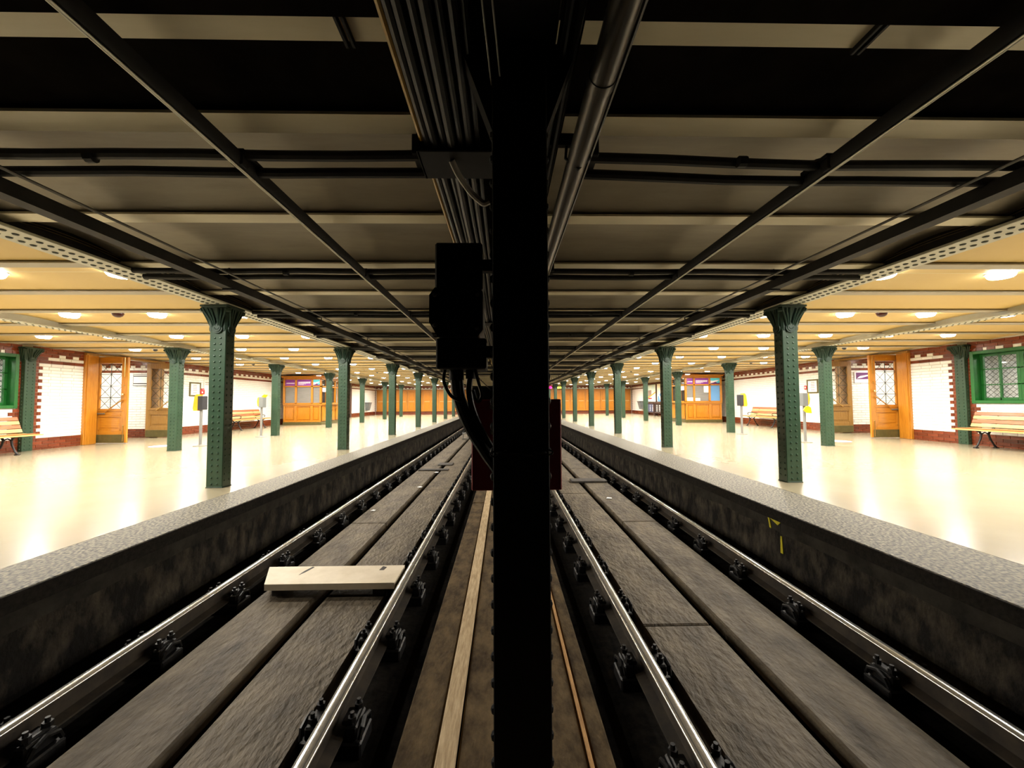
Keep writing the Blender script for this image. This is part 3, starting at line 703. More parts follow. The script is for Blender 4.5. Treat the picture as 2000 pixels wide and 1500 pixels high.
obj('pipe_run', MB().cyl((.34,-1.5,2.15),(.34,33,2.15),.046,20), 'pipe', t)
for y in (1.34, 4.6, 7.9, 11.2): obj('coupling', MB().cyl((.34,y-.045,2.15),(.34,y,2.15),.049,20), 'pipe', t)
cab('side_cable', [(.405,-1,2.18),(.402,3,2.18),(.405,7,2.175),(.40,14,2.18),(.40,30,2.18)], .010, 'cable', 'thin black cable running along the right of the big pipe')
for i, x in enumerate((.19, .225)): cab('side_cable', [(x,-1,2.21),(x+.01,2,2.20),(x,6,2.21),(x,14,2.2),(x,30,2.2)], .012, 'cable', ('black cable running between girder and big pipe, nearer the girder','black cable running between girder and big pipe, nearer the pipe')[i])

# ---- overhead conductor rails
for s, x in ((-1,-1.285),(1,1.645)):
    t = thing('overhead_conductor', 'black overhead conductor bar with bright contact wire above the %s track' % SIDE[s], 'conductor', (x, 15, 2.19))
    obj('conductor_bar', MB().prism([(x-.014,2.198),(x+.014,2.198),(x+.022,2.215),(x+.022,2.262),(x-.022,2.262),(x-.022,2.215)], 'y', -1.0, 40), 'black', t)
    obj('contact_wire', MB().cyl((x,-1.0,2.192),(x,40,2.192),.0065,8), 'contact', t)
    for k in range(14):
        y = 2.0+1.74*k
        obj('insulator', MB().lathe([(.012,0),(.03,.005),(.03,.018),(.018,.024),(.03,.032),(.03,.045),(.015,.05)], (x,y,2.25), 10), 'black', t)
# support tubes across the tracks
for s, x0, x1 in ((-1,-3.38,-.40),(1,.43,3.47)):
    for k in range(10):
        y = 1.985+1.74*k
        t = thing('support_tube_pair', 'pair of black cross tubes above the %s track, %s from the camera' % (SIDE[s], ORD[k]), 'pipe', ((x0+x1)/2, y, 2.22))
        for j, (dy, dz) in enumerate(((-.055,.02),(.06,.0))):
            pts = [(x0+(x1-x0)*q/8, y+dy+(.05*abs(math.sin(PI*q/8)) if (s > 0 and k == 0) else 0), 2.24+dz+.004*math.sin(q*1.7+k+j)) for q in range(9)]
            tb = obj('tube', MB().tube(pts, .025, 9), 'soot_shade', t)
        xm = -1.285 if s < 0 else 1.645
        obj('clamp', MB().cbox(xm-.04, xm+.04, y-.09, y+.09, 2.255, 2.275, .004).cbox(xm-.03, xm+.03, y-.085, y-.03, 2.2, 2.275, .006), 'black', t)
        xc = -2.0 if s < 0 else 1.2
        obj('clamp', MB().cyl((xc-.02,y-.055,2.245),(xc+.02,y-.055,2.245),.027,10), 'black', t)
        for q in ((x1-.02,) if s < 0 else (x0+.02,)): obj('end_bracket', MB().cbox(q-.02, q+.02, y-.1, y+.1, 2.25, 2.36, .004), 'black', t)
# edge conduits above the platform edge
for s in (-1, 1):
    x = X(s, 2.70) if s < 0 else X(s, 2.62)
    t = thing('edge_duct', 'dark hanging cable duct above the %s platform edge' % SIDE[s], 'duct', (x, 15, 2.16))
    obj('duct_body', MB().prism([(x-.045,2.145),(x+.045,2.145),(x+.045,2.225),(x+.03,2.225),(x+.03,2.16),(x-.03,2.16),(x-.03,2.225),(x-.045,2.225)], 'y', .9, YEND), 'soot_shade', t)
    for k in range(17):
        y = 1.9+1.95*k
        obj('hanger', MB().cyl((x,y,2.16),(x,y,2.36),.007,6).cbox(x-.055,x+.055,y-.012,y+.012,2.132,2.146,.003), 'black', t)
    xr = X(s, 2.5) if s < 0 else X(s, 2.42)
    tag(obj('earth_rod', MB().cyl((xr,.9,2.20),(xr,YEND,2.20),.009,8), 'pipe'), 'thin steel rod beside the cable duct above the %s platform edge' % SIDE[s], 'rod')
# small twin brackets on the first beam
for x, lab in ((-.545,'pair of short black straps on the first beam left of the girder'),(1.305,'pair of short black straps on the first beam right of the big pipe')):
    t = thing('beam_strap', lab, 'bracket', (x, 1.33, ZB))
    for dx in (-.012, .012): obj('strap', MB().cbox(x+dx-.006, x+dx+.006, 1.25, 1.40, ZB-.02, ZB, .002), 'black', t)

# ================================================================== LAMPS
def lamp_proto(x, y, label):
    z = 2.377
    t = thing('downlight', label, 'lamp', (x, y, z), group='ceiling downlights')
    obj('housing', MB().lathe([(.06,.065),(.115,.05),(.125,.03),(.125,.012),(.112,.008),(.112,.02),(.03,.022)], (x,y,z), 18), 'lamp_ring', t)
    obj('lens', MB().lathe([(.112,.014),(.110,-.006),(.100,-.026),(.086,-.038),(.001,-.040)], (x,y,z), 18), 'lens', t)
    ld = bpy.data.lights.new('downlight_lamp', 'AREA'); ld.shape = 'DISK'; ld.size = .17; ld.energy = LAMP_POWER; ld.color = LAMP_COLOR; ld.spread = math.radians(165)
    lo = bpy.data.objects.new('downlight_lamp', ld); COL.objects.link(lo); lo.location = (x, y, z-.042)
    lo.parent = t; lo.matrix_parent_inverse = WM[t.name].inverted(); WM[lo.name] = Matrix.Translation(lo.location); KIDS[t.name].append(lo)
    return t
lp = None
for s in (-1, 1):
    for r in range(16):
        y = 2.15+1.95*r
        for j in range(5):
            d = 3.97+1.285*j
            if r == 0 and j == 0: continue
            lab = 'round white downlight, %s platform ceiling, %s row from the camera, %s from the track' % (SIDE[s], ORD[r], ORD[j])
            if lp is None: lp = lamp_proto(X(s, d), y, lab)
            else: dup(lp, (X(s, d), y, 2.377), lab)
        tag(obj('ceiling_conduit', MB().tube([(X(s, DA+.15), y+.01, 2.40),(X(s, 5), y+.01, 2.40),(X(s, DB-.35), y+.01, 2.40),(X(s, DB-.2), y+.02, 2.395)], .010, 6).tube([(X(s, DB+.15), y+.01, 2.40),(X(s, 9.4), y+.01, 2.40)], .010, 6), 'conduit'),
            'thin pale conduit joining the downlights, %s platform, %s row from the camera' % (SIDE[s], ORD[r]), 'conduit')
for s in (-1, 1):
    dup(lp, (X(s, 11.9), 11.5, 2.377), 'round white downlight inside the %s exit passage' % SIDE[s])
    dup(lp, (X(s, DW+1.0), 8.2, 2.377), 'round white downlight inside the office behind the %s green window' % SIDE[s])
    x, y = X(s, 5.72), 5.93
    t = thing('alarm_dome', 'dark red alarm dome on the %s platform ceiling between two downlights' % SIDE[s], 'alarm', (x, y, 2.33))
    obj('dome', MB().lathe([(.07,0),(.07,-.015),(.055,-.045),(.03,-.062),(.001,-.066)], (x,y,2.375), 16), 'darkred', t); obj('collar', MB().lathe([(.08,0),(.08,-.012),(.06,-.014)], (x,y,2.39), 16), 'lamp_ring', t)
    for i, (d, y, w) in enumerate(((8.75,10.1,'nearest the exit door'),(8.75,14.0,'second from the exit door'),(5.7,14.0,'beyond the second edge column'),(5.7,17.9,'beyond the third edge column'))):
        x = X(s, d); t = thing('camera_dome', 'small grey camera dome on the %s platform ceiling %s' % (SIDE[s], w), 'camera', (x, y, 2.33))
        obj('mount', MB().lathe([(.085,0),(.085,-.012),(.05,-.016)], (x,y,2.405), 14), 'lamp_ring', t); obj('dome', MB().lathe([(.05,0),(.045,-.03),(.02,-.05),(.001,-.052)], (x,y,2.39), 14), 'darkp', t)

# ================================================================== DOORS
def door_leaf(name, label, s, hx, y, inward, wood, w=.86, h=2.27):
    """leaf standing at right angles to the wall, hinge at distance hx, running toward the tracks"""
    t = struct(thing(name, label, None, (X(s, hx), y, 0)))
    u = lambda a: X(s, hx-a)
    y0, y1 = y-.025, y+.025; wh = 'woodh' if wood == 'wood' else wood
    fr = obj('frame', MB().cbox(u(0), u(.12), y0, y1, .02, h, .004).cbox(u(w-.15), u(w), y0, y1, .02, h, .004), wood, t)
    obj('rail', MB().cbox(u(.12), u(w-.15), y0, y1, h-.15, h, .004), wh, t)
    obj('rail', MB().cbox(u(.12), u(w-.15), y0, y1, .74, .89, .004), wh, t)
    obj('rail', MB().cbox(u(.12), u(w-.15), y0, y1, .02, .34, .004), wh, t)
    obj('rail_moulding', MB().cbox(u(.06), u(w-.10), y0-.018, y1+.018, .845, .875, .004).cbox(u(.10), u(w-.13), y0-.01, y1+.01, .70, .73, .004), wh, t)
    a0, a1, z0, z1 = .12, w-.15, .89, h-.15
    pn = obj('lower_panel', MB().box(u(a0), u(a1), y-.012, y+.012, .34, .74), wh, t)
    obj('raised_field', MB().cbox(u(a0+.07), u(a1-.07), y-.022, y+.022, .41, .665, .008), wh, pn)
    obj('panel_moulding', MB().box(u(a0), u(a0+.025), y-.022, y+.022, .34, .74).box(u(a1-.025), u(a1), y-.022, y+.022, .34, .74).box(u(a0), u(a1), y-.022, y+.022, .34, .365).box(u(a0), u(a1), y-.022, y+.022, .70, .74), wood, pn)
    obj('kick_plate', MB().cbox(u(.01), u(w-.05), y0-.004, y1+.004, .025, .235, .002), 'olive', t)
    gl = obj('pane', MB().box(u(a0), u(a1), y-.003, y+.003, z0, z1), 'glass', t)
    m = MB(); am = (a0+a1)/2; r = .0065; yy = y-.010; nr = 4
    m.cyl((u(am),yy,z0),(u(am),yy,z1), r*1.2, 5)
    for k in range(nr+1): m.cyl((u(a0),yy,z0+(z1-z0)*k/nr),(u(a1),yy,z0+(z1-z0)*k/nr), r, 5)
    for k in range(nr):
        b0, b1 = z0+(z1-z0)*k/nr, z0+(z1-z0)*(k+1)/nr
        for (p, q) in ((a0, am), (am, a1)):
            m.cyl((u(p),yy,b0),(u(q),yy,b1), r*.85, 5); m.cyl((u(p),yy,b1),(u(q),yy,b0), r*.85, 5)
    obj('lattice', m, 'lead', gl)
    obj('glazing_bead', MB().box(u(a0), u(a0+.018), y-.02, y+.02, z0, z1).box(u(a1-.018), u(a1), y-.02, y+.02, z0, z1).box(u(a0), u(a1), y-.02, y+.02, z0, z0+.018).box(u(a0), u(a1), y-.02, y+.02, z1-.018, z1), wood, gl)
    pb = obj('push_bar', MB().cyl((u(.36),y0-.06,.83),(u(w-.09),y0-.06,1.13), .014, 8), 'brass', t)
    obj('push_bar_bracket', MB().cyl((u(.38),y0,.84),(u(.38),y0-.06,.84), .012, 7).cyl((u(w-.10),y0,1.125),(u(w-.10),y0-.06,1.125), .016, 7), 'brass', pb)
    obj('door_knob', MB().cyl((u(w-.07),y0,1.28),(u(w-.07),y0-.04,1.28), .012, 8).lathe([(.001,-.028),(.02,-.022),(.028,0),(.02,.022),(.001,.028)], (u(w-.07),y0-.06,1.28), 10), 'brass', t)
    obj('bolt_rod', MB().cyl((u(w-.075),y0-.014,1.75),(u(w-.075),y0-.014,2.25), .009, 6).cyl((u(w-.075),y0-.014,.05),(u(w-.075),y0-.014,.45), .009, 6).dome((u(w-.075),y0-.01,1.52),(0,-1,0),.022,.02,8).dome((u(w-.075),y0-.01,.47),(0,-1,0),.022,.02,8), 'brass', t)
    if wood == 'wood': obj('door_closer', MB().cbox(u(.06), u(.30), y0-.035, y0, .765, .80, .004).cyl((u(.10),y0-.03,.79),(u(-.06),y0-.05,.80), .012, 6), 'steelbase', t)
    return t
n = 1
for s in (-1, 1):
    door_leaf('door_%d' % n, 'honey wood lattice-glazed exit door leaf standing open by the %s wall, nearer leaf' % SIDE[s], s, 10.80, 10.72, True, 'wood'); n += 1
    door_leaf('door_%d' % n, 'dull brown lattice-glazed exit door leaf standing open by the %s wall, farther leaf' % SIDE[s], s, 10.95, 12.42, True, 'woodd'); n += 1  # shaded side of this leaf is drawn in a darker wood colour
    x0, x1 = X(s, DW-.06), X(s, DW+.20)
    t = struct(thing('door_frame_'+SIDE[s], 'honey wood frame of the exit in the %s wall' % SIDE[s], None, (X(s, DW), 11.5, 0)))
    obj('jamb', MB().cbox(x0, x1, 10.33, 10.66, 0, 2.30, .01).cbox(x0-s*.02, x0+s*.03, 10.36, 10.48, 0, 2.30, .006), 'wood', t)
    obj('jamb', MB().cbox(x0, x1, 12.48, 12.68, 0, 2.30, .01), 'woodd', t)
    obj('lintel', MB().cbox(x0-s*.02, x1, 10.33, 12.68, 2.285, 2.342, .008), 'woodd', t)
    # flat discs painted where glare lies on the floor
    cx, cy = X(s, 8.42), 10.0
    t = thing('floor_glare', 'flat blue and white patch painted for glare on the %s platform floor before the exit' % SIDE[s], 'sticker', (cx, cy, 0))
    obj('glare_rim', MB().lathe([(.26,0),(.26,.002),(.001,.002)], (cx,cy,0.0005), 28), 'floorblue', t); obj('glare_face', MB().lathe([(.19,0),(.19,.002),(.001,.002)], (cx-.03*s,cy+.02,.002), 28), 'paper', t)

# ================================================================== BENCHES
def bench(label, s, yc, ln=2.35):
    t = thing('platform_bench', label, 'bench', (X(s, 10.3), yc, 0), group='slatted platform benches')
    y0, y1 = yc-ln/2, yc+ln/2
    d = lambda a: X(s, 10.02+a)       # a: 0 front edge -> towards wall
    seat = [(0,.385,-.10),(.088,.40,-.03),(.176,.40,0),(.264,.395,.03),(.352,.40,.06)]
    def slat(a, z, tilt, mat, hw=.038, ht=.014, nm='slat'):
        c, sn = math.cos(tilt), math.sin(tilt); P = []
        for (p, q) in ((-hw,-ht),(hw,-ht),(hw,ht),(-hw,ht)): P.append((d(a+p*c-q*sn), z+p*sn+q*c))
        obj(nm, MB().prism(P if s > 0 else P[::-1], 'y', y0, y1), mat, t)
    for i, (a, z, tl) in enumerate(seat): slat(a, z, tl, 'slat2' if i in (1,) else 'slat1')
    for i, (a, z) in enumerate(((.43,.47),(.465,.555),(.497,.64),(.53,.725))): slat(a, z, 1.2, ('slat1','slat2','slat1','slat2')[i], nm='back_slat')
    for yy in (y0+.42, y1-.42):
        m = MB()
        m.tube([(d(.03),yy,.36),(d(.12),yy,.372),(d(.25),yy,.372),(d(.38),yy,.38),(d(.445),yy,.47),(d(.50),yy,.60),(d(.555),yy,.76)], [.016,.02,.02,.022,.02,.018,.013], 7)
        m.tube([(d(.08),yy,.36),(d(.13),yy,.30),(d(.11),yy,.20),(d(.05),yy,.08),(d(.0),yy,.015)], [.02,.022,.018,.016,.022], 7)
        m.tube([(d(.34),yy,.37),(d(.29),yy,.30),(d(.32),yy,.20),(d(.39),yy,.08),(d(.44),yy,.015)], [.02,.022,.018,.016,.022], 7)
        m.tube([(d(.13),yy,.30),(d(.21),yy,.335),(d(.29),yy,.30)], .013, 6)
        for a in (0, .44): m.cbox(d(a)-.04, d(a)+.04, yy-.03, yy+.03, 0, .02, .006)
        obj('iron_leg', m, 'iron', t)
    for i, yy in enumerate((y0+.42, y1-.42)):
        obj('armrest', MB().tube([(d(.46),yy,.50),(d(.36),yy,.52),(d(.22),yy,.545),(d(.10),yy,.55),(d(.03),yy,.52),(d(.04),yy,.47),(d(.08),yy,.47)], .013, 7), 'iron', t) if yc > 12 else None
for s in (-1, 1):
    bench('slatted wooden bench with iron legs under the %s green window' % SIDE[s], s, 7.68 if s < 0 else 7.62)
    bench('slatted wooden bench by the %s wall between exit and ticket kiosk' % SIDE[s], s, 16.2 if s < 0 else 15.65)

# ================================================================== TICKET VALIDATORS
def validator(label, x, y, kind):
    t = thing('ticket_validator', label, 'ticket machine', (x, y, 0), group='ticket validators on posts')
    obj('foot', MB().lathe([(.15,0),(.15,.008),(.05,.018),(.04,.03)], (x,y,0), 22), 'steelbase', t)
    obj('pole', MB().cyl((x,y,.02),(x,y,1.2),.032,14), 'steel', t)
    o = -1 if x < 0 else 1
    side = [(x+o*.03,.86),(x+o*.13,.86),(x+o*.145,.92),(x+o*.11,1.2),(x+o*.07,1.26),(x+o*.03,1.26)]
    if kind == 'dark':
        obj('case', MB().cbox(x-o*.085, x+o*.03, y-.09, y+.09, .88, 1.22, .008), 'darkp', t)
        obj('hood', MB().prism(side, 'y', y-.085, y+.085), 'orange', t)
    else:
        obj('case', MB().cbox(x-o*.085, x+o*.045, y-.09, y+.09, .90, 1.22, .008), 'greyp', t)
        hood = [(x+o*.045,.92),(x+o*.075,.95),(x+o*.095,1.08),(x+o*.075,1.2),(x+o*.045,1.22)]
        obj('hood', MB().prism(hood, 'y', y-.085, y+.085), 'orange', t)
    if kind == 'beak':
        obj('flap', MB().prism([(x+.0,1.16),(x+.05,1.16),(x+.15,1.29),(x+.10,1.30),(x+.03,1.25)], 'y', y-.06, y+.06), 'yellowp', t)
    if kind == 'low':
        obj('flap', MB().prism([(x-.10,.80),(x-.02,.73),(x+.10,.72),(x+.08,.86),(x+.02,.90),(x-.05,.88)], 'y', y-.12, y-.09), 'yellowp', t)
    if kind == 'dark' and x < 0:
        tp = obj('red_notice', MB().cbox(x-.06, x+.04, y+.03, y+.05, 1.26, 1.37, .004), 'redplastic', t)
        obj('notice_mark', MB().box(x-.02, x+.01, y+.026, y+.03, 1.29, 1.33), 'paper', tp)
validator('orange and black ticket validator on a steel post, left platform, nearer', -7.42, 9.97, 'dark')
validator('grey ticket validator with raised yellow flap, left platform, farther post', -7.47, 12.5, 'beak')
validator('orange and black ticket validator on a steel post, right platform, farther', 7.38, 12.28, 'dark')
validator('grey ticket validator with low yellow flap, right platform, nearer post', 7.47, 9.8, 'low')

# ================================================================== TICKET KIOSKS
def kiosk(s):
    d0, d1 = 8.60, 10.36; y0, y1 = 18.9, 20.95
    t = thing('ticket_kiosk', 'honey oak ticket kiosk with purple sign panels against the %s wall' % SIDE[s], 'kiosk', (X(s, (d0+d1)/2), y0, 0))
    bx = lambda m, a, b, p, q, z0, z1, c=.006: m.cbox(X(s,a), X(s,b), p, q, z0, z1, c)
    obj('plinth', bx(MB(), d0-.03, d1, y0-.03, y1, 0, .13), 'olive', t)
    obj('lower_body', bx(MB(), d0+.04, d1, y0+.05, y1, .13, .93), 'woodd', t)
    obj('sill', bx(bx(MB(), d0-.06, d1, y0-.05, y1, .93, .985), d0-.02, d1, y0-.02, y1, .88, .93), 'woodh', t)
    obj('cornice', bx(bx(bx(MB(), d0-.02, d1, y0-.02, y1, 2.16, 2.2), d0-.07, d1+.06, y0-.07, y1, 2.2, 2.25), d0-.11, d1+.10, y0-.11, y1, 2.25, 2.28), 'woodh', t)
    obj('interior', bx(MB(), d0+.14, d1-.02, y0+.16, y1, .985, 2.16), 'kdark', t)
    cols = [d0, d0+.46 if s > 0 else d0+.46, d0+1.24, d1]      # stile positions
    cols = [8.60, 9.00, 9.75, 10.36]
    pw = .07
    for c in cols: obj('post', bx(MB(), c if c < 10 else c-.06, (c if c < 10 else c-.06)+pw+.02, y0, y0+.09, .985, 2.16), 'wood', t)
    obj('transom', bx(MB(), d0, d1, y0, y0+.08, 1.77, 1.83), 'woodh', t)
    obj('head_rail', bx(MB(), d0, d1, y0, y0+.08, 2.12, 2.16), 'woodh', t)
    obj('bottom_rail', bx(MB(), d0, d1, y0, y0+.08, .985, 1.03), 'woodh', t)
    bays = [(8.69, 9.00), (9.09, 9.75), (9.84, 10.30)]
    if s < 0: names = ['picture', 'text', 'logo']
    else: names = ['logo', 'text', 'picture']
    for i, (a, b) in enumerate(bays):
        # lower panels
        pn = obj('lower_panel', bx(MB(), a-.01, b+.01, y0+.028, y0+.05, .15, .88), 'woodp', t)
        obj('raised_field', bx(MB(), a+.05, b-.05, y0+.012, y0+.03, .24, .80, .012), 'woodp', pn)
        m = MB(); bx(m, a-.05, a+.01, y0-.012, y0+.05, .13, .9); bx(m, b-.01, b+.05, y0-.012, y0+.05, .13, .9); bx(m, a+.01, b-.01, y0-.012, y0+.05, .80+.06, .9); bx(m, a+.01, b-.01, y0-.012, y0+.05, .13, .19); obj('panel_stile', m, 'wood', t)
        obj('pane_backing', bx(MB(), a, b, y0+.05, y0+.06, 1.03, 1.77, .001), 'blue' if (s > 0 and i == 2) else 'kscreen', t)
        obj('pane', MB().box(X(s,a), X(s,b), y0+.036, y0+.040, 1.03, 1.77), 'glass', t)
        k = names[i]; xa, xb = sorted((X(s,a), X(s,b))); L = xb-xa; yy = y0+.03
        sg = obj('sign_panel', MB().box(xa, xb, yy, yy+.02, 1.83, 2.12), 'cyan' if k == 'picture' else 'purple', t)
        if k == 'logo': obj('sign_lettering', MB().prism([(xa+.03,1.935),(xb-.03,1.93),(xb-.02,1.97),(xa+.07,1.965)], 'y', yy-.002, yy+.001), 'signwhite', sg)
        elif k == 'text':
            m = MB(); rnd = random.Random(3)
            for (z, h, e) in ((2.00,.035,.92),(1.955,.03,.84),(1.915,.018,.62),(1.885,.018,.45)):
                u = xa+.05
                while u < xa+L*e:
                    w = rnd.uniform(.018,.05) if h > .02 else rnd.uniform(.012,.035); m.box(u, min(u+w, xb-.03), yy-.002, yy+.001, z-h/2, z+h/2); u += w+.008
            obj('sign_lettering', m, 'signwhite', sg)
        else:
            obj('sign_picture', MB().prism([(xa,1.83),(xb,1.83),(xb,1.90),(xa+L*.75,1.88),(xa+L*.55,1.945),(xa+L*.3,1.90),(xa,1.87)], 'y', yy-.003, yy+.001), 'dpurple', sg)
            obj('sign_picture', MB().prism([(xa,1.87),(xa+L*.3,1.90),(xa+L*.55,1.945),(xa+L*.75,1.96),(xa+L*.95,2.03),(xa+L*.6,2.01),(xa+L*.3,1.985),(xa,2.0)], 'y', yy-.0025, yy+.001), 'signwhite', sg)
    if s > 0:
        obj('notice', MB().box(X(s,9.52), X(s,9.74), y0+.02, y0+.03, 1.43, 1.74), 'paper', t)
        obj('paper_stack', MB().box(X(s,8.70), X(s,8.99), y0+.02, y0+.034, 1.03, 1.19), 'paper', t); obj('paper_stack', MB().box(X(s,9.10), X(s,9.33), y0+.02, y0+.034, 1.03, 1.16), 'paper', t)
    # side towards the tracks
    xs = X(s, d0)
    for c in (y0+.03, y0+.55, y0+1.05, y0+1.55, y1-.09): obj('post', MB().cbox(xs, xs+s*.08, c, c+.07, .985, 2.16, .005), 'wood', t)
    for z0, z1 in ((1.77,1.83),(2.12,2.16),(.985,1.03)): obj('side_rail', MB().cbox(xs, xs+s*.07, y0, y1, z0, z1, .004), 'woodh', t)
    for a in (y0+.1, y0+.62, y0+1.12, y0+1.62):
        obj('pane', MB().box(xs+s*.035, xs+s*.04, a, a+.43, 1.03, 2.12), 'glass', t)
        pn = obj('lower_panel', MB().cbox(xs-s*.006, xs+s*.02, a, a+.40, .17, .87, .006), 'wood', t); obj('raised_field', MB().cbox(xs-s*.018, xs, a+.05, a+.35, .25, .80, .008), 'wood', pn)
    obj('counter', MB().cbox(xs-s*.16, xs+s*.05, y0+.25, y1-.1, .95, .985, .008), 'woodh', t)
    for yy in (y0+.45, y0+1.5):
        obj('counter_bracket', MB().tube([(xs-s*.005,yy,.72),(xs-s*.02,yy,.80),(xs-s*.06,yy,.84),(xs-s*.10,yy,.88),(xs-s*.13,yy,.94)], .016, 7).dome((xs-s*.02,yy,.74),(-s,0,0),.03), 'brass', t)
    obj('poster_bill', MB().box(xs+s*.024, xs+s*.03, y0+.12, y0+.5, 1.55, 1.74), 'signwhite', t)
for s in (-1, 1): kiosk(s)

# ================================================================== FAR WALL CUPBOARDS
for s in (-1, 1):
    a0, a1 = 2.95, 10.62; n = 6; wd = (a1-a0)/n
    for k in range(n):
        p, q = a0+wd*k, a0+wd*(k+1); y = YEND-.08
        t = thing('wall_cupboard', 'honey oak panelled cupboard on the far %s end wall, %s from the track' % (SIDE[s], ORD[k]), 'cupboard', (X(s,(p+q)/2), y, .27), group='far end wall cupboards')
        obj('carcass', MB().cbox(X(s,p+.01), X(s,q-.01), y, YEND-.015, .27, 2.02, .006), 'wood', t)
        obj('cornice', MB().cbox(X(s,p), X(s,q), y-.05, YEND-.015, 1.96, 2.04, .01).cbox(X(s,p), X(s,q), y-.03, YEND-.015, .25, .33, .008), 'woodh', t)
        for j in (0, 1):
            u0, u1 = p+.06+j*(wd-.10)/2, p+.06+(j+1)*(wd-.10)/2-.03
            dr = obj('door', MB().cbox(X(s,u0), X(s,u1), y-.025, y, .37, 1.93, .006), 'wood', t)
            for z0, z1 in ((.44,.98),(1.16,1.86)):
                obj('door_panel', MB().cbox(X(s,u0+.08), X(s,u1-.08), y-.042, y-.02, z0+.03, z1, .014), 'woodp', dr)
            obj('ledge', MB().cbox(X(s,u0+.06), X(s,u1-.06), y-.06, y-.02, 1.03, 1.10, .01), 'slat1', dr)
    x0 = X(s, 2.84); struct(obj('trim_%d' % (5 if s < 0 else 6), MB().cbox(x0-.05, x0+.05, YEND-.12, YEND, 0, 2.3, .008), 'brownpost'))

# ================================================================== SMALL WALL THINGS
def framed(name, label, cat, s, y0, y1, z0, z1, frame, face, fw=.035, proud=.03):
    xw = X(s, DW); t = thing(name, label, cat, (xw, (y0+y1)/2, z0))
    xa, xb = xw-s*proud, xw-s*.001
    obj('frame', MB().cbox(xa, xb, y0, y0+fw, z0, z1, .003).cbox(xa, xb, y1-fw, y1, z0, z1, .003).cbox(xa, xb, y0+fw, y1-fw, z0, z0+fw, .003).cbox(xa, xb, y0+fw, y1-fw, z1-fw, z1, .003), frame, t)
    fc = obj('face', MB().box(xw-s*proud*.55, xb, y0+fw, y1-fw, z0+fw, z1-fw), face, t)
    return t, fc
for s in (-1, 1):
    t, fc = framed('wall_picture', 'dark framed notice on the %s white wall just past the exit' % SIDE[s], 'notice', s, 13.45 if s > 0 else 13.75, 13.95 if s > 0 else 14.25, 1.28, 1.76, 'olive', 'paper', .045)
    m = MB(); rr = random.Random(5)
    for z in (1.66, 1.60, 1.54, 1.48, 1.40):
        yy = 13.85 if s < 0 else 13.55
        m.box(X(s,DW)-s*.0185, X(s,DW)-s*.0165, yy+.05, yy+.05+rr.uniform(.1,.2), z-.012, z+.008)
    obj('lettering', m, 'taupe', fc)
    xw = X(s, DW)
    t = thing('wall_sign', 'white information sign on the %s wall right after the dark framed notice' % SIDE[s], 'sign', (xw, 14.6, 1.5))
    fc = obj('sign_board', MB().cbox(xw-s*.02, xw-s*.001, 14.4, 14.95, 1.42, 1.86, .004), 'paper', t)
    obj('lettering', MB().box(xw-s*.022, xw-s*.019, 14.45, 14.8, 1.76, 1.79).box(xw-s*.022, xw-s*.019, 14.45, 14.7, 1.70, 1.72), 'taupe', fc)
    t = thing('fire_button', 'small red call point on the %s white wall beside the framed notice' % SIDE[s], 'call point', (xw, 14.1, 1.43))
    yb = 14.0 if s > 0 else 14.33
    b = obj('box', MB().cbox(xw-s*.04, xw-s*.001, yb-.06, yb+.06, 1.42, 1.56, .006), 'redplastic', t); obj('mark', MB().box(xw-s*.043, xw-s*.039, yb-.025, yb+.025, 1.46, 1.52), 'paper', b)
    # posters in the passage
    px0, px1 = sorted((X(s, 10.98 if s < 0 else 11.14), X(s, 11.42 if s < 0 else 11.60))); py = 12.50
    t = thing('passage_poster', ('white framed notice' if s < 0 else 'purple and white poster')+' on the %s exit passage wall' % SIDE[s], 'poster', ((px0+px1)/2, py, 1.6))
    obj('frame', MB().cbox(px0-.02, px1+.02, py-.02, py+.004, 1.58, 1.94, .004), 'signwhite' if s > 0 else 'greyp', t)
    if s < 0: obj('sheet', MB().box(px0, px1, py-.0215, py-.018, 1.60, 1.92), 'paper', t)
    if s < 0: obj('print', MB().box(px0, px1, py-.023, py-.019, 1.865, 1.895).box(px0, px1, py-.023, py-.019, 1.635, 1.665), 'darkp', t)
    else:
        f = obj('print', MB().box(px0+.03, px1-.03, py-.023, py-.019, 1.70, 1.91), 'dpurple', t)
        obj('print_band', MB().prism([(px0+.05,1.72),(px0+.2,1.74),(px1-.05,1.80),(px1-.05,1.84),(px0+.15,1.80)], 'y', py-.026, py-.022), 'signwhite', f)
t = thing('waste_bin', 'grey wall bin on the far part of the left wall', 'bin', (X(-1,10.6), 31.2, .45))
def binp(t, s, y):
    x = X(s, DW)
    obj('bucket', MB().add([(x-s*.005,y-.2,.4),(x-s*.22,y-.2,.4),(x-s*.22,y+.2,.4),(x-s*.005,y+.2,.4),(x-s*.005,y-.27,1.0),(x-s*.34,y-.27,.97),(x-s*.34,y+.27,.97),(x-s*.005,y+.27,1.0)], [(0,1,2,3),(4,7,6,5),(0,4,5,1),(1,5,6,2),(2,6,7,3),(3,7,4,0)]), 'greybin', t)
    obj('rim', MB().cbox(x-s*.36, x-s*.002, y-.29, y+.29, .97, 1.02, .01), 'darkp', t)
binp(t, -1, 31.2)
t = thing('waste_bin', 'grey wall bin on the far part of the right wall', 'bin', (X(1,10.6), 30.8, .45)); binp(t, 1, 30.8)
struct(obj('trim_3', MB().cbox(X(-1,DW), X(-1,DW-.12), 27.7, 27.95, 0, 2.3, .01), 'brownpost'), 'dark brown post on the left wall')
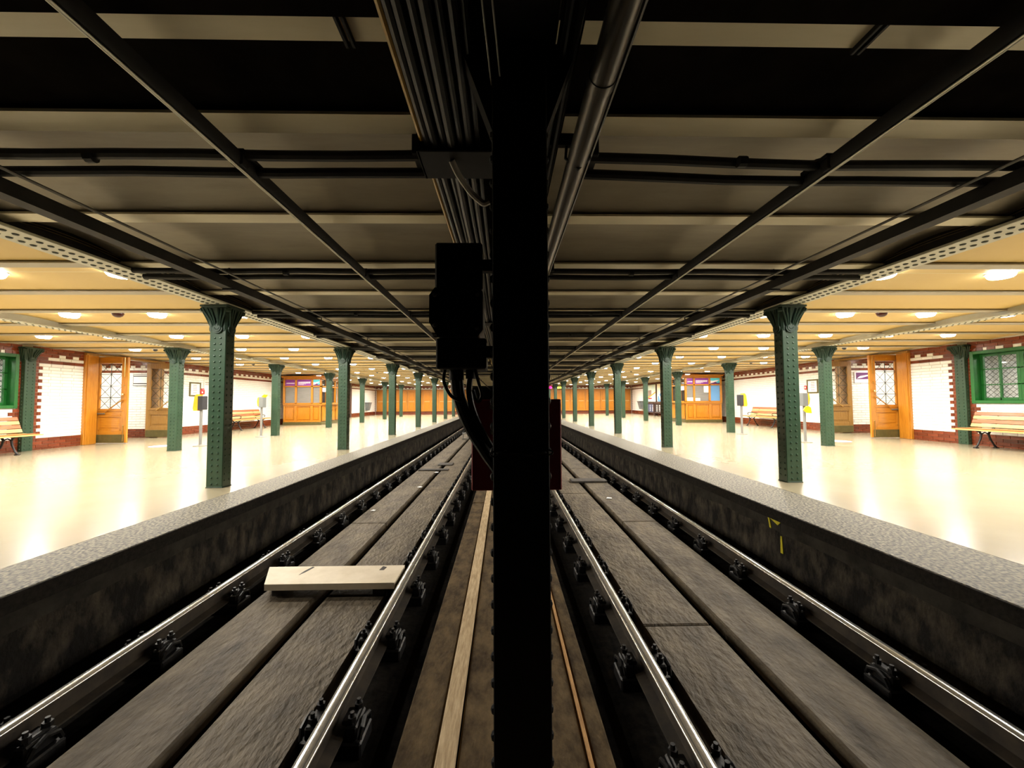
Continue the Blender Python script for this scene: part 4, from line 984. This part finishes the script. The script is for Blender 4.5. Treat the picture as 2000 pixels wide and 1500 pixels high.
# advertising boards with radiators (right wall)
for i, (a, b, lab) in enumerate(((27.95,29.6,'pale blue poster board on the right wall, farther'),(26.2,27.85,'cream poster board with a blue figure on the right wall, nearer'))):
    t, fc = framed('poster_board', lab, 'poster', 1, a, b, .92, 2.26, 'brownpost', 'palecyan' if i == 0 else 'cream', .06, .06)
    x = X(1, DW)-.036
    if i == 0:
        obj('print', MB().prism([(a+.9,1.35),(a+1.55,1.35),(a+1.55,1.80),(a+.9,1.82)], 'x', x, x+.004), 'taupe', fc)
        obj('print', MB().prism([(a+1.55,1.22),(a+.08,1.62),(a+.08,1.70),(a+1.55,1.32)], 'x', x-.003, x+.004), 'orange', fc)
        obj('print', MB().prism([(a+.8,1.18),(a+1.5,1.16),(a+1.45,1.26),(a+.9,1.26)], 'x', x-.005, x+.004), 'redplastic', fc)
    else:
        obj('print', MB().prism([(a+.1,.99),(a+1.5,.99),(a+1.45,1.35),(a+1.25,1.38),(a+1.1,1.1),(a+.1,1.05)], 'x', x, x+.004), 'blue', fc)
        obj('print', MB().prism([(a+1.0+.16*math.cos(q*PI/5), 1.45+.1*math.sin(q*PI/5)) for q in range(10)], 'x', x, x+.004), 'blue', fc)
    t = thing('radiator_rack', 'dark slatted leaflet rack below the %s poster board on the right wall' % ('farther' if i == 0 else 'nearer'), 'rack', (X(1,DW-.15), (a+b)/2, .1))
    xw = X(1, DW)
    obj('case', MB().cbox(xw-.2, xw-.002, a, b, .22, .88, .01), 'navy' if i == 0 else 'darkp', t)
    for p in (a, b-.08): obj('leg', MB().cbox(xw-.24, xw-.002, p, p+.08, 0, .9, .008), 'brownpost', t)
    obj('shelf', MB().cbox(xw-.26, xw-.002, a, b, .84, .9, .008).cbox(xw-.24, xw-.002, a, b, .18, .24, .008), 'brownpost', t)
    for q in range(3):
        yy = a+.25+q*.48
        for z in (.34,.43,.52,.61,.72): obj('leaflet', MB().box(xw-.212, xw-.2, yy-.09, yy+.09, z-.02, z+.02), 'paper', t)
# far signal and exit sign
t = thing('signal_lamp', 'glowing pink signal lamp hanging over the far end of the right platform', 'signal', (3.52, 30, 1.95))
obj('lamp_glass', MB().lathe([(.001,1.98),(.10,2.0),(.13,2.06),(.10,2.13),(.05,2.17),(.001,2.18)], (3.52,30,0), 14), 'pink', t); obj('hanger', MB().cyl((3.52,30,2.17),(3.52,30,2.30),.02,8).cbox(3.42,3.62,29.95,30.05,2.2,2.26), 'maroon', t)
t = thing('exit_sign', 'glowing yellow-green exit sign on the far right platform', 'sign', (4.45, 32, 2.06))
obj('sign_box', MB().cbox(4.29, 4.62, 31.97, 32.03, 2.06, 2.22, .005), 'exit', t); obj('hanger', MB().cyl((4.35,32,2.22),(4.35,32,2.4),.01,6).cyl((4.56,32,2.22),(4.56,32,2.4),.01,6), 'darkp', t)
